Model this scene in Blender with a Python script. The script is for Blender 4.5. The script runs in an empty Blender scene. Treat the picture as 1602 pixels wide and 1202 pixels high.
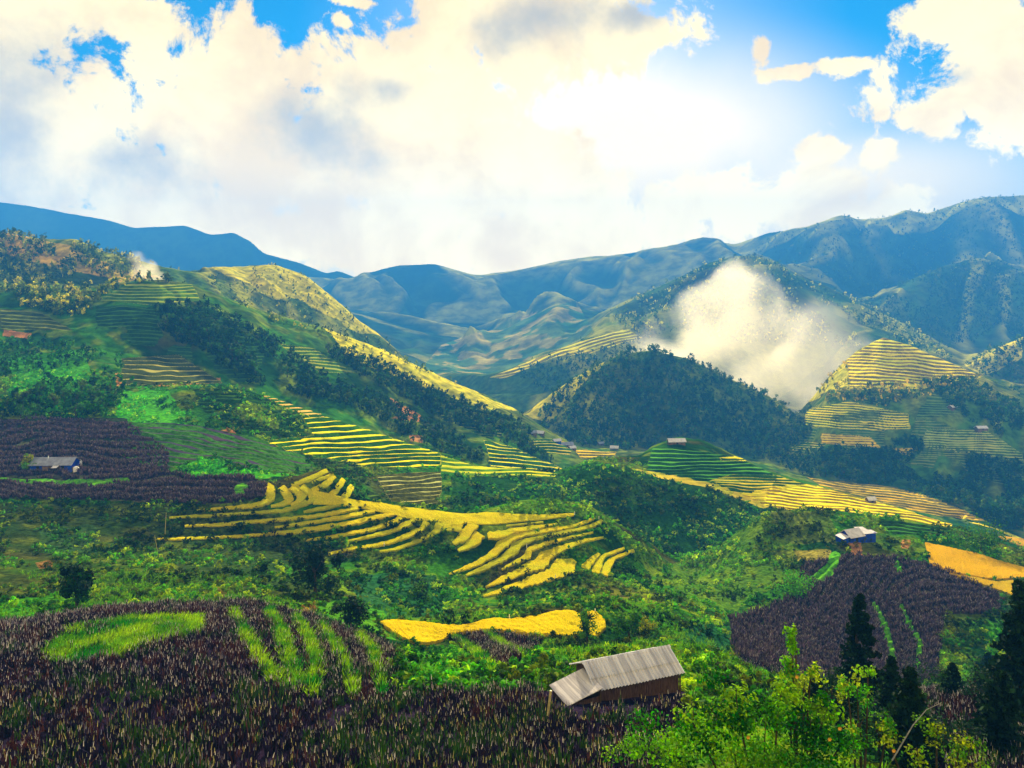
import bpy, math, random
import numpy as np
from mathutils import Vector, Matrix
random.seed(7)
R = np.random.default_rng(7)
SC = bpy.context.scene
COL = SC.collection
rad = math.radians

# ------------------------------------------------------------------ camera, sky, sun, exposure
FP, CX, HY = 1200.0, 801.0, 470.0          # focal length, centre column and eye-level row of the photograph, in its pixels
cam = bpy.data.cameras.new('camera')
cam.sensor_width = 36.0
cam.lens = 36.0 * FP / 1602.0
cam.shift_y = -(601.0 - HY) / 1602.0
cam.clip_start, cam.clip_end = 0.5, 30000.0
camo = bpy.data.objects.new('camera', cam)
camo.rotation_euler = (rad(90), 0, 0)
COL.objects.link(camo)
SC.camera = camo

SUN_EL, SUN_AZ = 23.0, 4.0                 # degrees; azimuth measured from +Y towards +X
SKY_STRENGTH = 0.036
CLOUD_FRONT, CLOUD_BACK_FILL = 0.42, 0.2     # radiance of the backlit cloud ahead, and extra radiance of the unseen cloud added behind the viewer as fill
sv = Vector((math.sin(rad(SUN_AZ)) * math.cos(rad(SUN_EL)), math.cos(rad(SUN_AZ)) * math.cos(rad(SUN_EL)), math.sin(rad(SUN_EL))))
sun = bpy.data.lights.new('sun', 'SUN')
sun.energy, sun.angle, sun.color = 5.0, rad(0.5), (1.0, 0.82, 0.50)
suno = bpy.data.objects.new('sun', sun)
suno.rotation_euler = (-sv).to_track_quat('-Z', 'Y').to_euler()
COL.objects.link(suno)

SC.view_settings.view_transform = 'Standard'
SC.view_settings.look = 'None'
SC.view_settings.exposure = 1.78
SC.view_settings.gamma = 1.0
SC.render.engine = 'CYCLES'
SC.cycles.use_denoising = True
SC.cycles.max_bounces = 6
SC.cycles.transparent_max_bounces = 8
SC.cycles.volume_bounces = 1
SC.cycles.sample_clamp_indirect = 6.0


class NT:
    """small node-tree writer"""
    def __init__(s, tree):
        s.t = tree
        tree.nodes.clear()

    def n(s, kind, **kw):
        nd = s.t.nodes.new(kind)
        for k, v in kw.items():
            setattr(nd, k, v)
        return nd

    def put(s, sock, v):
        if isinstance(v, bpy.types.NodeSocket):
            s.t.links.new(v, sock)
        elif v is not None:
            sock.default_value = v

    def m(s, op, a, b=None, c=None, clamp=False):
        nd = s.n('ShaderNodeMath', operation=op, use_clamp=clamp)
        s.put(nd.inputs[0], a)
        s.put(nd.inputs[1], b)
        s.put(nd.inputs[2], c)
        return nd.outputs[0]

    def v(s, op, a, b=None):
        nd = s.n('ShaderNodeVectorMath', operation=op)
        s.put(nd.inputs[0], a)
        if b is not None:
            s.put(nd.inputs[1], b)
        return nd.outputs['Value'] if op in ('LENGTH', 'DISTANCE', 'DOT_PRODUCT') else nd.outputs[0]

    def noise(s, vec, scale, detail=4.0, rough=0.55, dist=0.0):
        nd = s.n('ShaderNodeTexNoise')
        s.put(nd.inputs['Vector'], vec)
        nd.inputs['Scale'].default_value = scale
        nd.inputs['Detail'].default_value = detail
        nd.inputs['Roughness'].default_value = rough
        nd.inputs['Distortion'].default_value = dist
        return nd.outputs['Fac']

    def rng(s, v, a, b, c=0.0, d=1.0, smooth=True):
        nd = s.n('ShaderNodeMapRange', interpolation_type='SMOOTHSTEP' if smooth else 'LINEAR')
        for i, q in enumerate((v, a, b, c, d)):
            s.put(nd.inputs[i], q)
        return nd.outputs[0]

    def mix(s, f, a, b, blend='MIX'):
        nd = s.n('ShaderNodeMix', data_type='RGBA', blend_type=blend)
        s.put(nd.inputs['Factor'], f)
        s.put(nd.inputs[6], a if isinstance(a, bpy.types.NodeSocket) else (*a, 1))
        s.put(nd.inputs[7], b if isinstance(b, bpy.types.NodeSocket) else (*b, 1))
        return nd.outputs[2]


def azel(px, py):
    dx, dz = (px - CX) / FP, (HY - py) / FP
    return math.atan(dx), math.atan2(dz, math.sqrt(1 + dx * dx))


# cloud banks: centre and radii on the sky, given as the photograph's pixels and turned into azimuth and elevation
CLOUDS = [(40, 110, 150, 150), (150, 250, 250, 150), (330, 200, 200, 105), (480, 240, 260, 140), (250, 330, 230, 75), (620, 190, 170, 150),
          (700, 300, 250, 130), (860, 345, 170, 90), (520, 370, 220, 70), (920, 50, 130, 68), (985, 55, 85, 55), (705, 60, 75, 90),
          (800, 60, 110, 110), (20, 20, 110, 90), (370, 55, 68, 50), (215, 28, 80, 42), (580, 80, 38, 45), (648, 80, 38, 26),
          (535, 34, 18, 14), (560, 3, 40, 10), (1545, 75, 100, 95), (1490, 150, 85, 42), (1585, 160, 60, 50), (1192, 85, 14, 22),
          (1232, 112, 34, 10), (1318, 103, 32, 12), (1375, 245, 26, 22), (1285, 240, 30, 17), (1180, 325, 190, 55), (1030, 360, 170, 60),
          (1310, 335, 130, 40), (850, 400, 320, 60), (1600, 200, 30, 25)]
GREYS = [(30, 190, 110, 110), (480, 225, 80, 60), (850, 25, 110, 45), (190, 250, 90, 60), (600, 140, 60, 30),
         (1500, 120, 40, 25), (990, 20, 50, 25)]


def build_world():
    w = bpy.data.worlds.new('World')
    SC.world = w
    w.use_nodes = True
    t = NT(w.node_tree)
    sky = t.n('ShaderNodeTexSky', sky_type='NISHITA')
    sky.sun_disc = False
    sky.sun_elevation = rad(SUN_EL)
    sky.sun_rotation = rad(SUN_AZ)
    sky.altitude = 1200.0
    sky.air_density, sky.dust_density, sky.ozone_density = 1.0, 0.7, 3.5
    hs = t.n('ShaderNodeHueSaturation')
    hs.inputs['Saturation'].default_value = 1.8
    hs.inputs['Hue'].default_value = 0.485
    t.t.links.new(sky.outputs[0], hs.inputs['Color'])
    d = t.n('ShaderNodeTexCoord').outputs['Generated']
    sep = t.n('ShaderNodeSeparateXYZ')
    t.put(sep.inputs[0], d)
    az = t.m('ARCTAN2', sep.outputs[0], sep.outputs[1])
    el = t.m('ARCSINE', sep.outputs[2])
    cmb = t.n('ShaderNodeCombineXYZ')
    t.put(cmb.inputs[0], az)
    t.put(cmb.inputs[1], el)
    ae = cmb.outputs[0]
    # ragged edges: the place on the sky is jittered by noise before it is compared with the cloud banks
    big = t.noise(d, 5.0, 3.0, 0.5)
    fine = t.noise(d, 15.0, 12.0, 0.66, 0.25)

    def blobs(lst, k):
        acc = None
        for (x, y, rx, ry) in lst:
            a, e = azel(x, y)
            dv = t.v('MULTIPLY', t.v('SUBTRACT', ae, (a, e, 0)), (FP / (rx * k), FP / (ry * k), 0))
            q = t.m('SUBTRACT', 1.0, t.v('LENGTH', dv))
            acc = q if acc is None else t.m('SMOOTH_MAX', acc, q, 0.12)
        return acc
    cov = blobs(CLOUDS, 1.25)
    # loose cloud added behind the camera, out of view
    # unseen bright cloud, there to light the slopes that face the viewer
    back = t.rng(sep.outputs[1], -0.05, -0.35)
    fillcov = t.m('ADD', t.m('MULTIPLY', t.m('SUBTRACT', t.noise(d, 2.4, 3.0), 0.42), 5.0), t.m('SUBTRACT', t.m('MULTIPLY', back, 2.0), 2.0))
    cov = t.m('MAXIMUM', cov, fillcov)
    dens = t.m('ADD', cov, t.m('MULTIPLY', t.m('SUBTRACT', fine, 0.53), 3.4))
    dens = t.m('ADD', dens, t.m('MULTIPLY', t.m('SUBTRACT', big, 0.5), 0.9))
    mask = t.rng(dens, -0.06, 0.30)
    grey = blobs(GREYS, 1.25)
    grey = t.m('ADD', grey, t.m('MULTIPLY', t.m('SUBTRACT', t.noise(d, 8.0, 7.0, 0.6), 0.5), 3.2))
    gm = t.rng(grey, -0.1, 1.2)
    cloudcol = t.mix(t.rng(t.noise(d, 6.0, 8.0, 0.62, 0.3), 0.40, 0.64), (1.22, 0.95, 0.44), (0.98, 0.70, 0.32))
    cloudcol = t.mix(gm, cloudcol, (0.52, 0.45, 0.33))
    # thin warm cloud veil spread below the sun, hiding the blue there
    veil = t.m('MULTIPLY', t.rng(blobs([(960, 270, 420, 210), (1250, 330, 420, 130), (700, 330, 500, 160)], 1.25), 0.0, 0.75), t.rng(t.noise(d, 3.0, 5.0), 0.2, 0.55, 0.6, 1.0))
    bg1 = t.n('ShaderNodeBackground')
    t.put(bg1.inputs[0], t.mix(t.m('MULTIPLY', veil, 0.92), t.v('MULTIPLY', hs.outputs[0], (SKY_STRENGTH,) * 3), (0.66, 0.50, 0.27)))
    bg1.inputs[1].default_value = 1.0
    bg2 = t.n('ShaderNodeBackground')
    t.put(bg2.inputs[0], cloudcol)
    t.put(bg2.inputs[1], t.m('ADD', t.m('MULTIPLY', CLOUD_FRONT, t.rng(el, 0.0, 0.34, 1.7, 1.0)), t.m('MULTIPLY', back, CLOUD_BACK_FILL)))
    mx = t.n('ShaderNodeMixShader')
    t.put(mx.inputs[0], mask)
    t.t.links.new(bg1.outputs[0], mx.inputs[1])
    t.t.links.new(bg2.outputs[0], mx.inputs[2])
    out = t.n('ShaderNodeOutputWorld')
    t.t.links.new(mx.outputs[0], out.inputs[0])


build_world()


# ------------------------------------------------------------------ helpers
def tag(o, label=None, cat=None, group=None, kind=None):
    if label:
        o['label'] = label
    if cat:
        o['category'] = cat
    if group:
        o['group'] = group
    if kind:
        o['kind'] = kind
    return o


def empty(name, loc, rz=0.0):
    o = bpy.data.objects.new(name, None)
    o.location = loc
    o.rotation_euler = (0, 0, rz)
    o.empty_display_size = 0.3
    COL.objects.link(o)
    return o


def mesh_np(name, co, faces, mat, attrs=None, smooth=False, parent=None, link=True):
    """one mesh from numpy arrays; faces (M,3) or (M,4)"""
    me = bpy.data.meshes.new(name)
    co = np.asarray(co, np.float32)
    faces = np.asarray(faces, np.int32)
    k = faces.shape[1]
    me.vertices.add(len(co))
    me.vertices.foreach_set('co', co.ravel())
    me.loops.add(faces.size)
    me.loops.foreach_set('vertex_index', faces.ravel())
    me.polygons.add(len(faces))
    me.polygons.foreach_set('loop_start', np.arange(0, faces.size, k, dtype=np.int32))
    me.polygons.foreach_set('use_smooth', np.full(len(faces), smooth))
    for an, av in (attrs or {}).items():
        av = np.asarray(av, np.float32)
        if av.ndim == 2:
            a = me.attributes.new(an, 'FLOAT_COLOR', 'POINT')
            a.data.foreach_set('color', np.column_stack([av[:, :3], np.ones(len(av), np.float32)]).astype(np.float32).ravel())
        else:
            a = me.attributes.new(an, 'FLOAT', 'POINT')
            a.data.foreach_set('value', av)
    me.materials.append(mat)
    me.update()
    if not link:
        return me
    o = bpy.data.objects.new(name, me)
    COL.objects.link(o)
    if parent:
        o.parent = parent
    return o


_T1 = R.random(65536).astype(np.float32)


def vnoise(x, y, s=0):
    x = np.asarray(x, np.float32) + np.float32(s * 17.37)
    y = np.asarray(y, np.float32) + np.float32(s * 31.11)
    xf, yf = np.floor(x), np.floor(y)
    fx, fy = x - xf, y - yf
    xi, yi = xf.astype(np.int32) & 255, yf.astype(np.int32) & 255
    k = (xi << 8) + yi
    fx *= fx * (3 - 2 * fx)
    fy *= fy * (3 - 2 * fy)
    a, b = _T1.take(k), _T1.take((k + 256) & 65535)
    k2 = (xi << 8) + ((yi + 1) & 255)
    c, e = _T1.take(k2), _T1.take((k2 + 256) & 65535)
    a += (b - a) * fx
    c += (e - c) * fx
    return a + (c - a) * fy


def fbm(x, y, o=4, s=0, g=0.5):
    t, a, n = 0.0, 1.0, 0.0
    for i in range(o):
        t = t + a * vnoise(x * 2 ** i, y * 2 ** i, s + i)
        n += a
        a *= g
    return t / n


def inpoly(px, py, poly):
    p = np.asarray(poly, float)
    res = np.zeros(px.shape, bool)
    bb = (px >= p[:, 0].min()) & (px <= p[:, 0].max()) & (py >= p[:, 1].min()) & (py <= p[:, 1].max())
    x, y = px[bb], py[bb]
    ins = np.zeros(x.shape, bool)
    for i in range(len(p)):
        (x1, y1), (x2, y2) = p[i], p[i - 1]
        if y1 == y2:
            continue
        ins ^= ((y1 > y) != (y2 > y)) & (x < (x2 - x1) * (y - y1) / (y2 - y1) + x1)
    res[bb] = ins
    return res


def band(px, py, pts, ws):
    """inside a ribbon along a polyline of points with half-widths ws"""
    pts = np.asarray(pts, float)
    ws = np.broadcast_to(np.asarray(ws, float), (len(pts),))
    res = np.zeros(px.shape, bool)
    m = ws.max()
    bb = (px > pts[:, 0].min() - m) & (px < pts[:, 0].max() + m) & (py > pts[:, 1].min() - m) & (py < pts[:, 1].max() + m)
    x, y = px[bb], py[bb]
    r = np.zeros(x.shape, bool)
    for i in range(len(pts) - 1):
        a, b = pts[i], pts[i + 1]
        d = b - a
        u = np.clip(((x - a[0]) * d[0] + (y - a[1]) * d[1]) / (d @ d), 0, 1)
        w = ws[i] + (ws[i + 1] - ws[i]) * u
        r |= np.hypot(x - a[0] - u * d[0], y - a[1] - u * d[1]) < w
    res[bb] = r
    return res


# ------------------------------------------------------------------ materials
def new_mat(name):
    m = bpy.data.materials.new(name)
    m.use_nodes = True
    return m, NT(m.node_tree)


def finish(t, col, rough=0.85, spec=0.2, bump=None, transl=0.0, tcol=None, bump_d=0.1):
    b = t.n('ShaderNodeBsdfPrincipled')
    t.put(b.inputs['Base Color'], col if isinstance(col, bpy.types.NodeSocket) else (*col, 1))
    t.put(b.inputs['Roughness'], rough)
    b.inputs['Specular IOR Level'].default_value = spec
    if bump is not None:
        bp = t.n('ShaderNodeBump')
        bp.inputs['Strength'].default_value = 0.7
        bp.inputs['Distance'].default_value = bump_d
        t.put(bp.inputs['Height'], bump)
        t.put(b.inputs['Normal'], bp.outputs[0])
    sh = b.outputs[0]
    if transl:
        tr = t.n('ShaderNodeBsdfTranslucent')
        t.put(tr.inputs[0], tcol if tcol is not None else col)
        mx = t.n('ShaderNodeMixShader')
        mx.inputs[0].default_value = transl
        t.t.links.new(sh, mx.inputs[1])
        t.t.links.new(tr.outputs[0], mx.inputs[2])
        sh = mx.outputs[0]
    o = t.n('ShaderNodeOutputMaterial')
    t.t.links.new(sh, o.inputs[0])


def attr(t, name):
    return t.n('ShaderNodeAttribute', attribute_name=name)


def mat_ground():
    m, t = new_mat('ground')
    col, gold = attr(t, 'col').outputs['Color'], attr(t, 'gold').outputs['Color']
    tu, tm, tf = attr(t, 'tu').outputs['Fac'], attr(t, 'tm').outputs['Fac'], attr(t, 'tf').outputs['Fac']
    fr = t.m('FRACT', tu)
    tread = t.rng(t.m('SUBTRACT', tf, fr), -0.07, 0.07)
    f = t.m('MULTIPLY', tread, tm)
    pos = t.n('ShaderNodeNewGeometry').outputs['Position']
    yy = t.n('ShaderNodeSeparateXYZ')
    t.put(yy.inputs[0], pos)
    # grain that keeps about the same fineness near and far: metres on the near slopes, tens of metres on the mountains
    n1 = t.noise(pos, 0.9, 6.0, 0.65)
    n2 = t.noise(pos, 0.11, 6.0, 0.62)
    n3 = t.noise(pos, 0.02, 5.0, 0.6)
    far = t.rng(yy.outputs[1], 120.0, 600.0)
    far2 = t.rng(yy.outputs[1], 600.0, 1800.0)
    g = t.m('ADD', t.m('MULTIPLY', n1, t.m('SUBTRACT', 1.0, far)), t.m('MULTIPLY', n2, far))
    g = t.m('ADD', t.m('MULTIPLY', g, t.m('SUBTRACT', 1.0, far2)), t.m('MULTIPLY', n3, far2))
    base = t.mix(1.0, col, t.mix(t.rng(g, 0.33, 0.68), (0.45, 0.5, 0.5), (1.5, 1.45, 1.3)), 'MULTIPLY')
    gv = t.mix(1.0, gold, t.mix(t.rng(n2, 0.3, 0.7), (0.82, 0.85, 0.8), (1.12, 1.08, 1.0)), 'MULTIPLY')
    c = t.mix(f, base, gv)
    finish(t, c, 1.0, 0.0, bump=g, bump_d=0.6)
    return m


def mat_leaf(name='leaf', transl=0.35, var=0.5):
    m, t = new_mat(name)
    col = attr(t, 'col').outputs['Color']
    gi = t.n('ShaderNodeNewGeometry')
    oi = t.n('ShaderNodeObjectInfo').outputs['Random']
    r = gi.outputs['Random Per Island']
    hs = t.n('ShaderNodeHueSaturation')
    t.put(hs.inputs['Hue'], t.m('ADD', 0.487, t.m('MULTIPLY', r, 0.026)))
    t.put(hs.inputs['Saturation'], 1.05)
    v = t.m('ADD', 1.0 - var / 2, t.m('MULTIPLY', r, var))
    v = t.m('MULTIPLY', v, t.m('ADD', 0.75, t.m('MULTIPLY', oi, 0.5)))
    t.put(hs.inputs['Value'], v)
    t.put(hs.inputs['Color'], col)
    tc = t.mix(1.0, hs.outputs[0], (1.25, 1.2, 0.5), 'MULTIPLY')
    finish(t, hs.outputs[0], 0.8, 0.04, transl=transl, tcol=tc)
    return m


def mat_rice():
    m, t = new_mat('rice')
    pos = t.n('ShaderNodeNewGeometry').outputs['Position']
    n = t.noise(pos, 6.0, 4.0, 0.7)
    n2 = t.noise(pos, 0.16, 4.0, 0.6)
    c = t.mix(t.rng(n2, 0.36, 0.66), attr(t, 'col').outputs['Color'], attr(t, 'gold').outputs['Color'])
    c = t.mix(1.0, c, t.mix(t.rng(n, 0.3, 0.7), (0.5, 0.5, 0.4), (1.2, 1.16, 1.1)), 'MULTIPLY')
    finish(t, c, 0.95, 0.0, bump=n, bump_d=0.35, transl=0.25)
    return m


def mat_plain(name, col, col2=None, scale=3.0, rough=0.8, spec=0.2, stretch=(1, 1, 1), bump_d=0.02, metal=0.0):
    m, t = new_mat(name)
    co = t.n('ShaderNodeTexCoord').outputs['Object']
    n = t.noise(t.v('MULTIPLY', co, stretch), scale, 6.0, 0.65)
    c = t.mix(t.rng(n, 0.32, 0.68), col, col2 or tuple(v * 0.55 for v in col))
    finish(t, c, rough, spec, bump=n, bump_d=bump_d)
    return m


GROUND = mat_ground()
LEAF = mat_leaf('leaf', 0.35, 0.6)
DARKLEAF = mat_leaf('dark_leaf', 0.15, 0.7)
GRASS = mat_leaf('grass_blade', 0.45, 0.5)
STALK = mat_leaf('dry_stalk', 0.1, 0.7)
RICE = mat_rice()
BARK = mat_plain('bark', (0.09, 0.06, 0.04), (0.03, 0.02, 0.015), 4.0, 0.95, 0.1, (1, 1, 0.25))
WOOD = mat_plain('weathered_plank', (0.13, 0.075, 0.06), (0.035, 0.02, 0.02), 5.0, 0.9, 0.1, (6, 6, 0.4))
TIN = mat_plain('grey_sheet_roof', (0.78, 0.75, 0.76), (0.40, 0.39, 0.45), 1.0, 0.75, 0.2, (4.5, 0.12, 0.12))
ROOFW = mat_plain('pale_sheet_roof', (0.78, 0.72, 0.66), (0.55, 0.5, 0.48), 0.8, 0.6, 0.3)
ROOFG = mat_plain('grey_roof', (0.33, 0.35, 0.40), (0.2, 0.2, 0.24), 0.7, 0.7, 0.3)
BLUE = mat_plain('blue_sheet', (0.008, 0.06, 0.55), (0.01, 0.02, 0.22), 0.9, 0.7, 0.1)
WALL = mat_plain('timber_wall', (0.20, 0.13, 0.09), (0.08, 0.05, 0.04), 1.2, 0.9, 0.1, (3, 3, 0.5))
WHITE = mat_plain('white_paint', (0.85, 0.83, 0.78), (0.65, 0.62, 0.58), 2.0, 0.6, 0.3)
BAMBOO = mat_plain('bamboo', (0.55, 0.45, 0.18), (0.35, 0.28, 0.1), 6.0, 0.6, 0.3)
DARKDOOR = mat_plain('dark_opening', (0.02, 0.015, 0.015), None, 3.0, 0.9, 0.1)
FRUIT = mat_plain('orange_bloom', (0.8, 0.28, 0.03), (0.7, 0.4, 0.05), 8.0, 0.6, 0.3)

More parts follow.
